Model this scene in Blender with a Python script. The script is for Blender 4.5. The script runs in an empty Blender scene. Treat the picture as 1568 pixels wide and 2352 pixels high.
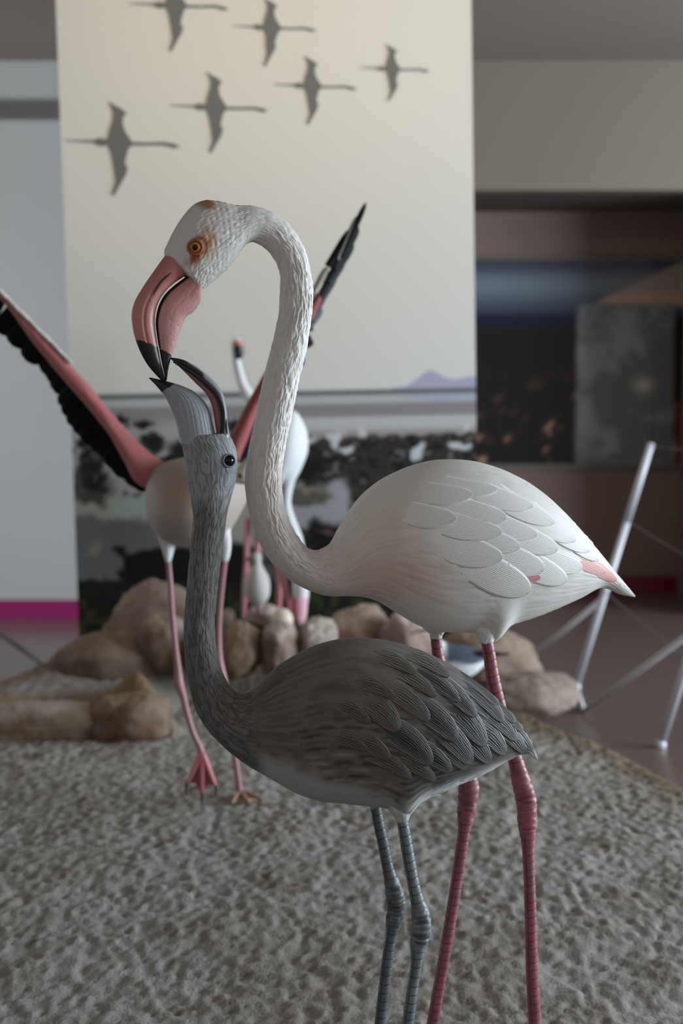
import bpy, math, random
import numpy as np
from mathutils import Vector, Matrix
from mathutils.bvhtree import BVHTree

random.seed(7)
scn = bpy.context.scene
COL = scn.collection

# ------------------------------------------------------------------ camera
W, H, FPX = 1568, 2352, 3267.0
CAMZ = 1.38
HORIZ = 880.0
PITCH = math.atan((H / 2 - HORIZ) / FPX)
cam_d = bpy.data.cameras.new('camera')
cam = bpy.data.objects.new('camera', cam_d)
COL.objects.link(cam)
cam.location = (0, 0, CAMZ)
cam.rotation_euler = (math.pi / 2 - PITCH, 0, 0)
cam_d.sensor_fit = 'VERTICAL'
cam_d.sensor_height = 36.0
cam_d.sensor_width = 24.0
cam_d.lens = FPX / H * 36.0
cam_d.clip_start = 0.05
cam_d.dof.use_dof = True
cam_d.dof.focus_distance = 2.84
cam_d.dof.aperture_fstop = 2.4
scn.camera = cam

# ------------------------------------------------------------------ world, lights, exposure
world = bpy.data.worlds.new('world')
scn.world = world
world.use_nodes = True
bg = world.node_tree.nodes['Background']
bg.inputs['Color'].default_value = (1.0, 0.95, 0.915, 1)
bg.inputs['Strength'].default_value = 0.35


def area(name, loc, aim, sx, sy, power, color):
    l = bpy.data.lights.new(name, 'AREA')
    l.shape = 'RECTANGLE'
    l.size, l.size_y = sx, sy
    l.energy = power
    l.color = color
    o = bpy.data.objects.new(name, l)
    COL.objects.link(o)
    o.location = loc
    d = Vector(aim) - Vector(loc)
    o.rotation_euler = d.to_track_quat('-Z', 'Y').to_euler()
    return o


# daylight through the windows on the right-hand side of the hall
area('window_daylight', (6.85, 4.5, 1.75), (0.0, 4.6, 1.5), 5.4, 2.3, 850, (0.80, 0.92, 1.0))
area('added_fill_left', (-4.05, 7.6, 1.6), (-0.5, 8.0, 1.3), 1.8, 1.8, 30, (0.95, 0.96, 1.0))  # added fill light on the left, the wall there has no window
# warm ceiling lamps near the printed panel
area('ceiling_lamp', (-0.2, 5.3, 3.34), (-0.2, 6.9, 3.0), 3.0, 0.5, 28, (1.0, 0.76, 0.46))
scn.view_settings.view_transform = 'Standard'
scn.view_settings.look = 'None'
scn.view_settings.gamma = 1.0
scn.view_settings.use_curve_mapping = False
scn.view_settings.exposure = 0.0

# ------------------------------------------------------------------ geometry helpers
CP, SP = math.cos(PITCH), math.sin(PITCH)
FWD = np.array([0, CP, -SP]); UP = np.array([0, SP, CP]); RT = np.array([1.0, 0, 0])
CAMP = np.array([0, 0, CAMZ])


def rays(px, py):
    px = np.asarray(px, float)[..., None]; py = np.asarray(py, float)[..., None]
    return FWD + RT * (px - W / 2) / FPX + UP * (H / 2 - py) / FPX


def at(px, py, Y):
    """world point on the vertical plane y = Y for a direction of view"""
    d = rays(px, py)
    Y = np.asarray(Y, float)
    return CAMP + d * (Y / d[..., 1])[..., None]


def onp(px, py, plane):
    p0, n = plane
    d = rays(px, py)
    t = ((p0 - CAMP) @ n) / (d @ n)
    return CAMP + d * t[..., None]


def onground(px, py, z=0.0):
    d = rays(px, py)
    t = (z - CAMZ) / d[..., 2]
    return CAMP + d * t[..., None]


def vplane(px, Y, yaw_deg):
    """vertical plane through a point, turned about z; normal points to the camera side"""
    a = math.radians(yaw_deg)
    p0 = at(px, HORIZ, Y)
    return (p0, np.array([math.sin(a), -math.cos(a), 0.0]))


def shift(plane, d):
    return (plane[0] + plane[1] * d, plane[1])


def s2l(c):
    c = np.asarray(c, float) / 255.0
    return np.where(c <= 0.04045, c / 12.92, ((c + 0.055) / 1.055) ** 2.4)


def sm(a, b, x):
    t = np.clip((x - a) / (b - a), 0, 1)
    return t * t * (3 - 2 * t)


def _h(ix, iy, iz, seed):
    n = (ix.astype(np.int64) * 374761393 + iy.astype(np.int64) * 668265263 + iz.astype(np.int64) * 2147483647 + seed * 974634777) & 0xffffffff
    n = ((n ^ (n >> 13)) * 1274126177) & 0xffffffff
    n = n ^ (n >> 16)
    return (n & 0xffff) / 65535.0


def vn(x, y, seed=0, z=None):
    x = np.asarray(x, float); y = np.asarray(y, float)
    ix, iy = np.floor(x), np.floor(y)
    fx, fy = x - ix, y - iy
    fx = fx * fx * (3 - 2 * fx); fy = fy * fy * (3 - 2 * fy)
    if z is None:
        k = np.zeros_like(ix)
        a = _h(ix, iy, k, seed) * (1 - fx) + _h(ix + 1, iy, k, seed) * fx
        b = _h(ix, iy + 1, k, seed) * (1 - fx) + _h(ix + 1, iy + 1, k, seed) * fx
        return a * (1 - fy) + b * fy
    iz = np.floor(z); fz = z - iz; fz = fz * fz * (3 - 2 * fz)
    r = 0
    for k, wz in ((0, 1 - fz), (1, fz)):
        a = _h(ix, iy, iz + k, seed) * (1 - fx) + _h(ix + 1, iy, iz + k, seed) * fx
        b = _h(ix, iy + 1, iz + k, seed) * (1 - fx) + _h(ix + 1, iy + 1, iz + k, seed) * fx
        r = r + (a * (1 - fy) + b * fy) * wz
    return r


def fbm(x, y, seed=0, oct=4, z=None):
    r, a, t = 0, 0.5, 0
    for i in range(oct):
        r = r + a * vn(x * 2 ** i, y * 2 ** i, seed + i * 17, None if z is None else z * 2 ** i)
        t += a; a *= 0.5
    return r / t


def tag(o, label=None, cat=None, group=None, kind=None):
    if label: o['label'] = label
    if cat: o['category'] = cat
    if group: o['group'] = group
    if kind: o['kind'] = kind
    return o


def origin(o):
    v = Vector((0, 0, 0))
    while o is not None:
        v += o.location; o = o.parent
    return np.array(v)


def thing(name, label, cat, loc, group=None):
    o = bpy.data.objects.new(name, None)
    o.empty_display_size = 0.05
    COL.objects.link(o)
    o.location = [float(v) for v in loc]
    return tag(o, label, cat, group)


def mk(name, V, F, mat, parent=None, col=None, uv=None, smooth=True):
    """one mesh object; F is a list of index arrays (n,4) / (n,3)"""
    V = np.asarray(V, float).reshape(-1, 3)
    if parent is not None:
        V = V - origin(parent)
    me = bpy.data.meshes.new(name)
    if not isinstance(F, (list, tuple)): F = [F]
    F = [np.asarray(f, dtype=np.int32) for f in F if len(f)]
    loops = np.concatenate([f.ravel() for f in F])
    tot = np.concatenate([np.full(len(f), f.shape[1], np.int32) for f in F])
    start = np.concatenate([[0], np.cumsum(tot)[:-1]]).astype(np.int32)
    me.vertices.add(len(V)); me.vertices.foreach_set('co', V.astype(np.float32).ravel())
    me.loops.add(len(loops)); me.loops.foreach_set('vertex_index', loops)
    me.polygons.add(len(tot)); me.polygons.foreach_set('loop_start', start)
    me.polygons.foreach_set('loop_total', tot)
    me.polygons.foreach_set('use_smooth', np.full(len(tot), bool(smooth)))
    me.update(calc_edges=True)
    if uv is not None:
        l = me.uv_layers.new(name='UVMap')
        l.data.foreach_set('uv', np.asarray(uv, np.float32)[loops].ravel())
    if col is not None:
        c = np.ones((len(V), 4), np.float32)
        c[:, :3] = s2l(col)
        a = me.color_attributes.new('Col', 'FLOAT_COLOR', 'POINT')
        a.data.foreach_set('color', c.ravel())
    me.validate()
    me.materials.append(mat)
    o = bpy.data.objects.new(name, me)
    COL.objects.link(o)
    if parent is not None: o.parent = parent
    return o


def gridf(nu, nv, wrap=False):
    i, j = np.meshgrid(np.arange(nu - 1), np.arange(nv if wrap else nv - 1), indexing='ij')
    j2 = (j + 1) % nv
    return np.stack([i * nv + j, i * nv + j2, (i + 1) * nv + j2, (i + 1) * nv + j], -1).reshape(-1, 4)


def spline(P, t, n):
    """cubic Hermite through P (k,m) at parameters t, resampled to n rows"""
    P = np.asarray(P, float); t = np.asarray(t, float)
    d = np.diff(P, axis=0) / np.diff(t)[:, None]
    h = np.diff(t)
    m = np.empty_like(P)
    m[1:-1] = (d[:-1] * h[1:, None] + d[1:] * h[:-1, None]) / (h[:-1] + h[1:])[:, None]
    m[0], m[-1] = d[0], d[-1]
    x = np.linspace(t[0], t[-1], n)
    k = np.clip(np.searchsorted(t, x, side='right') - 1, 0, len(t) - 2)
    s = ((x - t[k]) / h[k])[:, None]; hh = h[k][:, None]
    return ((2 * s**3 - 3 * s**2 + 1) * P[k] + (s**3 - 2 * s**2 + s) * hh * m[k]
            + (-2 * s**3 + 3 * s**2) * P[k + 1] + (s**3 - s**2) * hh * m[k + 1])


class Sweep:
    """a closed surface through profile pairs: ventral point b, dorsal point a, half depth w (all in photo units on a vertical plane)"""

    def __init__(self, st, plane, nu, nv, power=1.0, endcap=True):
        st = np.asarray(st, float)
        c = (st[:, 0:2] + st[:, 2:4]) / 2
        t = np.concatenate([[0], np.cumsum(np.maximum(np.hypot(*np.diff(c, axis=0).T), 4) ** 0.8)])
        S = spline(st, t, nu)
        S[:, 4] = np.maximum(S[:, 4], 1)
        self.nu, self.nv, self.plane = nu, nv, plane
        A = onp(S[:, 2], S[:, 3], plane); B = onp(S[:, 0], S[:, 1], plane)
        scale = np.linalg.norm(onp(S[:, 0] + 1, S[:, 1], plane) - B, axis=1)
        C = (A + B) / 2; R = (A - B) / 2; w = S[:, 4] * scale
        th = np.linspace(-math.pi / 2, 1.5 * math.pi, nv)
        ct, stn = np.cos(th), np.sin(th)
        stp = np.sign(stn) * np.abs(stn) ** power
        self.P = C[:, None, :] + R[:, None, :] * ct[None, :, None] + plane[1][None, None, :] * (w[:, None] * stp[None, :])[..., None]
        k = (ct[None, :] + 1) / 2
        self.px = S[:, 0:1] + (S[:, 2:3] - S[:, 0:1]) * k
        self.py = S[:, 1:2] + (S[:, 3:4] - S[:, 1:2]) * k
        self.th = np.broadcast_to(th[None, :], (nu, nv))
        self.u = np.broadcast_to(np.concatenate([[0], np.cumsum(np.linalg.norm(np.diff(C, axis=0), axis=1))])[:, None], (nu, nv))
        self.s = np.broadcast_to(np.linspace(0, 1, nu)[:, None], (nu, nv))
        du = np.gradient(self.P, axis=0); dv = np.gradient(self.P, axis=1)
        n = np.cross(du, dv); n /= np.linalg.norm(n, axis=-1, keepdims=True) + 1e-12
        sg = np.sign(np.sum(n * (self.P - C[:, None, :]), -1, keepdims=True).sum())
        self.N = n * sg; self.sg = sg
        self.C = C

    def bvh(self):
        f = gridf(self.nu, self.nv)
        return BVHTree.FromPolygons([Vector(p) for p in self.P.reshape(-1, 3)], f.tolist())

    def build(self, name, mat, parent, disp=None, col=None, vscale=0.1):
        P = self.P if disp is None else self.P + self.N * disp[..., None]
        V = P.reshape(-1, 3)
        f = gridf(self.nu, self.nv)
        nv = self.nv
        V = np.concatenate([V, [P[0, :].mean(0)], [P[-1, :].mean(0)]])
        i0, i1 = len(V) - 2, len(V) - 1
        j = np.arange(nv - 1)
        t0 = np.stack([np.full(nv - 1, i0), j + 1, j], -1)
        b = (self.nu - 1) * nv
        t1 = np.stack([np.full(nv - 1, i1), b + j, b + j + 1], -1)
        if self.sg < 0:
            pass
        else:
            f, t0, t1 = f, t0, t1
        uv = np.stack([self.u, self.th * vscale], -1).reshape(-1, 2)
        uv = np.concatenate([uv, uv[:1], uv[-1:]])
        if col is not None:
            col = np.broadcast_to(np.asarray(col, float), (self.nu, nv, 3)).reshape(-1, 3)
            col = np.concatenate([col, col[:1], col[-1:]])
        if self.sg < 0:
            f = f[:, ::-1]; t0 = t0[:, ::-1]; t1 = t1[:, ::-1]
        return mk(name, V, [f, t0, t1], mat, parent, col, uv)


def tube_arrays(pts, rad, nv=16, n=None):
    """tube through world points with radii; returns P grid (n,nv,3), arclength, angle, normals"""
    pts = np.asarray(pts, float); rad = np.asarray(rad, float)
    t = np.concatenate([[0], np.cumsum(np.linalg.norm(np.diff(pts, axis=0), axis=1))])
    if n is None: n = len(pts)
    S = spline(np.c_[pts, rad], t, n)
    c, r = S[:, :3], S[:, 3]
    T = np.gradient(c, axis=0); T /= np.linalg.norm(T, axis=1, keepdims=True)
    ref = np.array([0, 1.0, 0]) if abs(T[0, 1]) < 0.9 else np.array([1.0, 0, 0])
    a = np.cross(T, ref); a /= np.linalg.norm(a, axis=1, keepdims=True)
    b = np.cross(T, a)
    th = np.linspace(0, 2 * math.pi, nv, endpoint=False)
    N = a[:, None] * np.cos(th)[None, :, None] + b[:, None] * np.sin(th)[None, :, None]
    u = np.linspace(0, t[-1], n)
    return c, r, N, u, th


def tube(name, pts, rad, mat, parent=None, nv=12, n=None, col=None):
    if n is None and len(pts) == 2: n = 2
    c, r, N, u, th = tube_arrays(pts, rad, nv, n or len(pts) * 4)
    P = c[:, None] + N * r[:, None, None]
    k = len(c)
    V = np.concatenate([P.reshape(-1, 3), c[:1], c[-1:]])
    j = np.arange(nv); j2 = (j + 1) % nv
    f = gridf(k, nv, True)
    t0 = np.stack([np.full(nv, k * nv), j2, j], -1)
    t1 = np.stack([np.full(nv, k * nv + 1), (k - 1) * nv + j, (k - 1) * nv + j2], -1)
    uv = np.c_[np.repeat(u, nv), np.tile(th * 0.02, k)]
    uv = np.concatenate([uv, uv[:1], uv[-1:]])
    cc = None
    if col is not None:
        cc = np.broadcast_to(np.asarray(col, float), (len(V), 3))
    return mk(name, V, [f, t0, t1], mat, parent, cc, uv)


def boxes(name, bl, mat, parent=None, bevel=0.0):
    V, F = [], []
    for (x0, x1, y0, y1, z0, z1) in bl:
        b = len(V)
        V += [(x0, y0, z0), (x1, y0, z0), (x1, y1, z0), (x0, y1, z0), (x0, y0, z1), (x1, y0, z1), (x1, y1, z1), (x0, y1, z1)]
        F += [[b, b + 3, b + 2, b + 1], [b + 4, b + 5, b + 6, b + 7], [b, b + 1, b + 5, b + 4], [b + 1, b + 2, b + 6, b + 5], [b + 2, b + 3, b + 7, b + 6], [b + 3, b, b + 4, b + 7]]
    o = mk(name, V, [np.array(F)], mat, parent, smooth=False)
    if bevel:
        m = o.modifiers.new('bevel', 'BEVEL'); m.width = bevel; m.segments = 2
    return o


def ball(name, c, r, mat, parent, nu=20, nv=28, col=None, axes=None, fn=None):
    ph = np.linspace(0, math.pi, nu)[:, None]; th = np.linspace(0, 2 * math.pi, nv, endpoint=False)[None, :]
    D = np.stack([np.sin(ph) * np.cos(th), np.sin(ph) * np.sin(th), np.cos(ph) * np.ones_like(th)], -1)
    rr = np.asarray(r, float) * np.ones(3)
    L = D * rr
    if fn is not None: L = L * fn(D)[..., None]
    if axes is not None: L = L @ np.asarray(axes)
    V = (L + np.asarray(c)).reshape(-1, 3)
    cc = None if col is None else (col(D).reshape(-1, 3) if callable(col) else np.broadcast_to(np.asarray(col, float), (len(V), 3)))
    f = gridf(nu, nv, True)[:, ::-1]
    return mk(name, V, [f], mat, parent, cc)


# ------------------------------------------------------------------ materials
def material(name, color=None, rough=0.5, attr=False, spec=0.5, bump=None, metallic=0.0, coat=0.0):
    m = bpy.data.materials.new(name)
    m.use_nodes = True
    nt = m.node_tree
    b = nt.nodes['Principled BSDF']
    b.inputs['Roughness'].default_value = rough
    b.inputs['Specular IOR Level'].default_value = spec
    b.inputs['Metallic'].default_value = metallic
    b.inputs['Coat Weight'].default_value = coat
    if color is not None:
        b.inputs['Base Color'].default_value = (*s2l(color), 1)
    if attr:
        a = nt.nodes.new('ShaderNodeAttribute'); a.attribute_name = 'Col'
        nt.links.new(a.outputs['Color'], b.inputs['Base Color'])
    if bump:
        kind, sc, strength, dist = bump
        bn = nt.nodes.new('ShaderNodeBump')
        bn.inputs['Strength'].default_value = strength; bn.inputs['Distance'].default_value = dist
        tx = nt.nodes.new('ShaderNodeTexNoise'); tx.inputs['Scale'].default_value = 1.0
        tx.inputs['Detail'].default_value = 3.0
        tc = nt.nodes.new('ShaderNodeTexCoord')
        mp = nt.nodes.new('ShaderNodeMapping'); mp.inputs['Scale'].default_value = sc
        nt.links.new(tc.outputs['UV' if kind == 'uv' else 'Object'], mp.inputs['Vector'])
        nt.links.new(mp.outputs['Vector'], tx.inputs['Vector'])
        nt.links.new(tx.outputs['Fac'], bn.inputs['Height'])
        nt.links.new(bn.outputs['Normal'], b.inputs['Normal'])
    return m


def mottle(m, c2, scale, amount=0.5, detail=4):
    """mix a second colour by noise"""
    nt = m.node_tree; b = nt.nodes['Principled BSDF']
    tc = nt.nodes.new('ShaderNodeTexCoord')
    n = nt.nodes.new('ShaderNodeTexNoise'); n.inputs['Scale'].default_value = scale; n.inputs['Detail'].default_value = detail
    r = nt.nodes.new('ShaderNodeValToRGB'); r.color_ramp.elements[0].position = 0.4; r.color_ramp.elements[1].position = 0.65
    mul = nt.nodes.new('ShaderNodeMath'); mul.operation = 'MULTIPLY'; mul.inputs[1].default_value = amount
    mx = nt.nodes.new('ShaderNodeMix'); mx.data_type = 'RGBA'
    nt.links.new(tc.outputs['Object'], n.inputs['Vector'])
    nt.links.new(n.outputs['Fac'], r.inputs['Fac']); nt.links.new(r.outputs['Color'], mul.inputs[0])
    nt.links.new(mul.outputs[0], mx.inputs['Factor'])
    lk = b.inputs['Base Color'].links
    if lk: nt.links.new(lk[0].from_socket, mx.inputs['A'])
    else: mx.inputs['A'].default_value = b.inputs['Base Color'].default_value
    mx.inputs['B'].default_value = (*s2l(c2), 1)
    nt.links.new(mx.outputs['Result'], b.inputs['Base Color'])
    return m


def barb_material(name, period, dist, dark, rough=0.55):
    """feather: fine barb grooves following the feather's own uv, groove wash mixed into the painted colour"""
    m = material(name, rough=rough, attr=True, spec=0.35)
    nt = m.node_tree; b = nt.nodes['Principled BSDF']
    tc = nt.nodes.new('ShaderNodeTexCoord')
    mp = nt.nodes.new('ShaderNodeMapping'); mp.inputs['Scale'].default_value = (18, 60, 1)
    nz = nt.nodes.new('ShaderNodeTexNoise'); nz.inputs['Scale'].default_value = 1.0; nz.inputs['Detail'].default_value = 2
    nt.links.new(tc.outputs['UV'], mp.inputs['Vector']); nt.links.new(mp.outputs['Vector'], nz.inputs['Vector'])
    sx = nt.nodes.new('ShaderNodeSeparateXYZ'); nt.links.new(tc.outputs['UV'], sx.inputs[0])

    def mth(op, a, c=None):
        n = nt.nodes.new('ShaderNodeMath'); n.operation = op
        for i, v in enumerate((a, c)):
            if v is None: continue
            if isinstance(v, (int, float)): n.inputs[i].default_value = v
            else: nt.links.new(v, n.inputs[i])
        return n.outputs[0]
    ph = mth('ADD', mth('MULTIPLY', sx.outputs[1], 2 * math.pi / period), mth('MULTIPLY', nz.outputs['Fac'], 16.0))
    s = mth('ADD', mth('MULTIPLY', mth('SINE', ph), 0.5), 0.5)
    s = mth('POWER', s, 0.6)
    bn = nt.nodes.new('ShaderNodeBump'); bn.inputs['Distance'].default_value = dist; bn.inputs['Strength'].default_value = 1.0
    nt.links.new(s, bn.inputs['Height']); nt.links.new(bn.outputs['Normal'], b.inputs['Normal'])
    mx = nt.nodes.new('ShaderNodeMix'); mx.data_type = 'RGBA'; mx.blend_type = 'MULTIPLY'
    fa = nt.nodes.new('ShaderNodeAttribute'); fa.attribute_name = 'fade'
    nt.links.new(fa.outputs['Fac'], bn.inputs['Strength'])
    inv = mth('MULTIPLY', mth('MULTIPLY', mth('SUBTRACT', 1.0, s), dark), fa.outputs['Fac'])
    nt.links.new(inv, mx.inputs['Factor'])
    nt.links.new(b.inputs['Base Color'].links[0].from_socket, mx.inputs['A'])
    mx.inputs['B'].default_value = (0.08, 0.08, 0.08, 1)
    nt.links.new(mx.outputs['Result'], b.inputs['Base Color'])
    return m


M_plaster = mottle(material('white_plaster', (178, 179, 178), 0.8, bump=('obj', (40, 40, 40), 0.1, 0.002)), (173, 174, 173), 1.2, 0.5)
M_taupe = mottle(material('taupe_paint', (134, 114, 109), 0.75), (128, 108, 104), 1.0, 0.5)
M_soffit = material('brown_soffit', (84, 70, 66), 0.8)
M_lintel = material('beige_paint', (122, 112, 102), 0.8)
M_ceiling = mottle(material('ceiling_paint', (138, 126, 118), 0.85), (130, 119, 112), 0.8, 0.5)
M_trim = material('grey_trim', (104, 101, 97), 0.5)
M_magenta = material('magenta_paint', (146, 32, 94), 0.45)
M_crimson = material('crimson_paint', (112, 22, 52), 0.4)
M_floor = material('polished_floor', (106, 93, 88), 0.24, spec=0.6)
M_print = material('satin_print', rough=0.7, attr=True, spec=0.2)
M_panel = material('panel_board', (211, 213, 212), 0.7, spec=0.2)
M_decal = material('grey_vinyl', (100, 104, 106), 0.6)
M_sil = M_decal
M_metal = material('white_powder_coat', (196, 198, 208), 0.35)
M_wire = material('thin_wire', (105, 98, 96), 0.4)
M_skin = material('painted_plumage', rough=0.6, attr=True, spec=0.35, bump=('uv', (60, 520, 1), 0.5, 0.0008))
M_dark_skin = material('painted_dark_plumage', rough=0.6, attr=True, spec=0.35, bump=('uv', (50, 560, 1), 0.7, 0.0009))
M_feather = barb_material('white_feather_barbs', 0.0034, 0.00032, 0.06)
M_dfeather = barb_material('dark_feather_barbs', 0.0042, 0.0011, 0.85)
M_bill = material('painted_bill', rough=0.38, attr=True, spec=0.45, bump=('uv', (50, 140, 1), 0.35, 0.0008))
M_leg = material('painted_leg', rough=0.42, attr=True, spec=0.4, bump=('uv', (200, 300, 1), 0.2, 0.0005))
M_eye = material('glass_eye', rough=0.06, attr=True, spec=0.35)
M_soft = material('background_plumage', rough=0.65, attr=True, spec=0.3, bump=('obj', (60, 60, 60), 0.2, 0.003))
M_rock = mottle(material('tan_rock', (142, 122, 108), 0.9, spec=0.15, attr=True, bump=('obj', (22, 22, 22), 0.6, 0.012)), (160, 148, 138), 7.0, 0.35)
M_ground = material('salt_crust_ground', rough=0.95, attr=True, spec=0.1, bump=('obj', (120, 120, 120), 0.6, 0.004))
M_egg = material('egg_shell', (205, 196, 180), 0.5)
M_glass = material('picture_glass', (18, 18, 18), 0.12, spec=0.5)

# ------------------------------------------------------------------ room shell
FZ = -0.15
CEIL = 3.40
YW = 9.17      # plane of the wall and of the lintel
YA = 10.30     # back of the alcove
XL, XR = -4.2, 7.0


def struct(o): return tag(o, kind='structure')


struct(boxes('floor', [(XL, XR, -1.5, YA + 0.2, FZ - 0.1, FZ)], M_floor))
struct(boxes('ceiling', [(XL, XR, 1.0, YA + 0.2, CEIL, CEIL + 0.1)], M_ceiling))
XS = 0.55      # where the wall ends and the alcove begins, behind the panel
struct(boxes('wall_back', [(XL, XS, YW, YW + 0.15, FZ, CEIL)], M_plaster))
struct(boxes('wall_lintel', [(XS, XR, YW, YW + 0.15, 2.60, CEIL)], M_lintel))
struct(boxes('ceiling_alcove', [(XS, XR, YW + 0.15, YA, 2.60, 2.68)], M_soffit))
struct(boxes('wall_alcove', [(XS - 0.1, XR, YA, YA + 0.12, FZ, 2.68)], M_taupe))
struct(boxes('wall_light_block', [(2.45, XR, YW, YA, FZ, 2.60)], M_lintel))  # unseen block added to keep window light off the alcove wall
struct(boxes('wall_alcove_side', [(XS - 0.1, XS, YW + 0.15, YA, FZ, 2.60)], M_taupe))
struct(boxes('wall_left', [(XL - 0.12, XL, 1.0, YW + 0.15, FZ, CEIL)], M_plaster))
struct(boxes('trim_1', [(XL, XS - 0.2, YW - 0.03, YW, 3.035, 3.15)], M_trim))
struct(boxes('baseboard_back', [(XL, XS, YW - 0.015, YW, FZ, FZ + 0.125)], M_magenta))
struct(boxes('baseboard_alcove', [(XS, XR, YA - 0.015, YA, FZ, FZ + 0.13)], M_crimson))
# wall on the window side: piers, sill wall and head round the daylight opening
struct(boxes('wall_right', [(XR, XR + 0.12, -0.5, 2.2, FZ, CEIL), (XR, XR + 0.12, 7.8, YA, FZ, CEIL), (XR, XR + 0.12, 2.2, 7.8, FZ, 0.6), (XR, XR + 0.12, 2.2, 7.8, 2.9, CEIL)], M_plaster))

# ------------------------------------------------------------------ big framed picture in the alcove
pic = thing('framed_picture', 'wide dark landscape picture in a slim frame on the alcove wall', 'picture', at(1320, 1075, YA))


def paint_picture(x, y):
    wv = (fbm(x / 60, y / 30, 3) - 0.5)
    c = np.ones(x.shape + (3,)) * np.array([24, 22, 21.])

    def put(mask, colr):
        nonlocal c
        c = c * (1 - mask[..., None]) + np.array(colr, float) * mask[..., None]
    rk = fbm(x / 26 + y / 40, y / 24, 9, 4)
    put(sm(0.55, 0.72, rk) * sm(820, 960, y), (70, 52, 46))
    put(sm(0.66, 0.8, rk) * sm(880, 960, y), (98, 80, 72))
    sky = 1 - sm(712, 745, y)
    put(sky, (44, 48, 58))
    put(np.exp(-((y - 655) / 42) ** 2), (72, 78, 84))
    put(1 - sm(592, 640, y), (46, 48, 58))
    put(np.exp(-((y - 738) / 16) ** 2) * (x < 1330), (22, 24, 42))
    # reflections in the glass, painted into the print: pale wedge and grey upright block
    refl_wedge = sm(0, 8, y - (700 - (x - 1350) * 0.48)) * (1 - sm(690, 712, y)) * (x > 1340)
    put(refl_wedge, (94, 90, 88))
    put(refl_wedge * sm(655, 690, y), (112, 96, 90))
    slab = sm(1318, 1334, x + 0.02 * (y - 700)) * (1 - sm(1540, 1556, x)) * sm(690, 705, y)  # block-shaped grey reflection, put into the print colour
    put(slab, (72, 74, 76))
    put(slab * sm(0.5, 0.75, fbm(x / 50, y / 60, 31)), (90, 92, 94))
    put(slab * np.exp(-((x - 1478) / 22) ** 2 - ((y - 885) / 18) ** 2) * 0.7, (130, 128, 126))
    put((x > 1550) * sm(880, 960, y) * 1.0, (70, 28, 26))
    return np.clip(c * 2.15 - 32, 0, 255)


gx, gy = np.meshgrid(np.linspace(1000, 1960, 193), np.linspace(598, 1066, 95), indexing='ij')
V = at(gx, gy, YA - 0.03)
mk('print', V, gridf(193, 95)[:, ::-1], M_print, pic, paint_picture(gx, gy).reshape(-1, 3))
p0, p1 = at(1000, 1066, YA - 0.03), at(1960, 598, YA - 0.03)
x0, x1, z0, z1 = p0[0], p1[0], p0[2], p1[2]
boxes('frame', [(x0 - .03, x1 + .03, YA - .045, YA, z0 - .03, z0), (x0 - .03, x1 + .03, YA - .045, YA, z1, z1 + .02), (x0 - .03, x0, YA - .045, YA, z0, z1), (x1, x1 + .03, YA - .045, YA, z0, z1)], M_trim, pic)
gl = bpy.data.materials.new('clear_picture_glass'); gl.use_nodes = True
nt = gl.node_tree; nt.nodes.remove(nt.nodes['Principled BSDF'])
tr = nt.nodes.new('ShaderNodeBsdfTransparent'); go = nt.nodes.new('ShaderNodeBsdfGlossy'); go.inputs['Roughness'].default_value = 0.08
fr = nt.nodes.new('ShaderNodeFresnel'); fr.inputs['IOR'].default_value = 1.25; mxs = nt.nodes.new('ShaderNodeMixShader')
nt.links.new(fr.outputs[0], mxs.inputs[0]); nt.links.new(tr.outputs[0], mxs.inputs[1]); nt.links.new(go.outputs[0], mxs.inputs[2])
nt.links.new(mxs.outputs[0], nt.nodes['Material Output'].inputs['Surface'])
boxes('glass', [(x0, x1, YA - .042, YA - .038, z0, z1)], gl, pic)

# ------------------------------------------------------------------ tall printed panel
YP = 6.9
TILT = math.radians(1.15)
pc = at(622, 700, YP)            # centre of rotation
ex = np.array([math.cos(TILT), 0, math.sin(TILT)]); ez = np.array([-math.sin(TILT), 0, math.cos(TILT)])
PW = 924 / FPX * YP / CP / 2 * 1.0
panel = thing('printed_panel', 'tall pale printed panel with flying bird silhouettes above a rocky lagoon photograph', 'panel', pc - ez * 1.9)


def P2(lx, lz, d=0.0): return pc + ex * np.asarray(lx)[..., None] + ez * np.asarray(lz)[..., None] + np.array([0, -d, 0])


def topx(P):
    d = P - CAMP
    f = d @ FWD
    return W / 2 + FPX * (d @ RT) / f, H / 2 - FPX * (d @ UP) / f


def slab(name, lx0, lx1, lz0, lz1, d0, d1, mat, parent):
    c = [P2(np.array(a), np.array(b), d) for d in (d0, d1) for (a, b) in ((lx0, lz0), (lx1, lz0), (lx1, lz1), (lx0, lz1))]
    F = np.array([[0, 1, 2, 3], [7, 6, 5, 4], [0, 4, 5, 1], [1, 5, 6, 2], [2, 6, 7, 3], [3, 7, 4, 0]])[:, ::-1]
    return mk(name, np.array(c), [F], mat, parent, smooth=False)


slab('board', -PW, PW, -1.68, 2.05, -0.03, 0.0, M_panel, panel)


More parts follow.
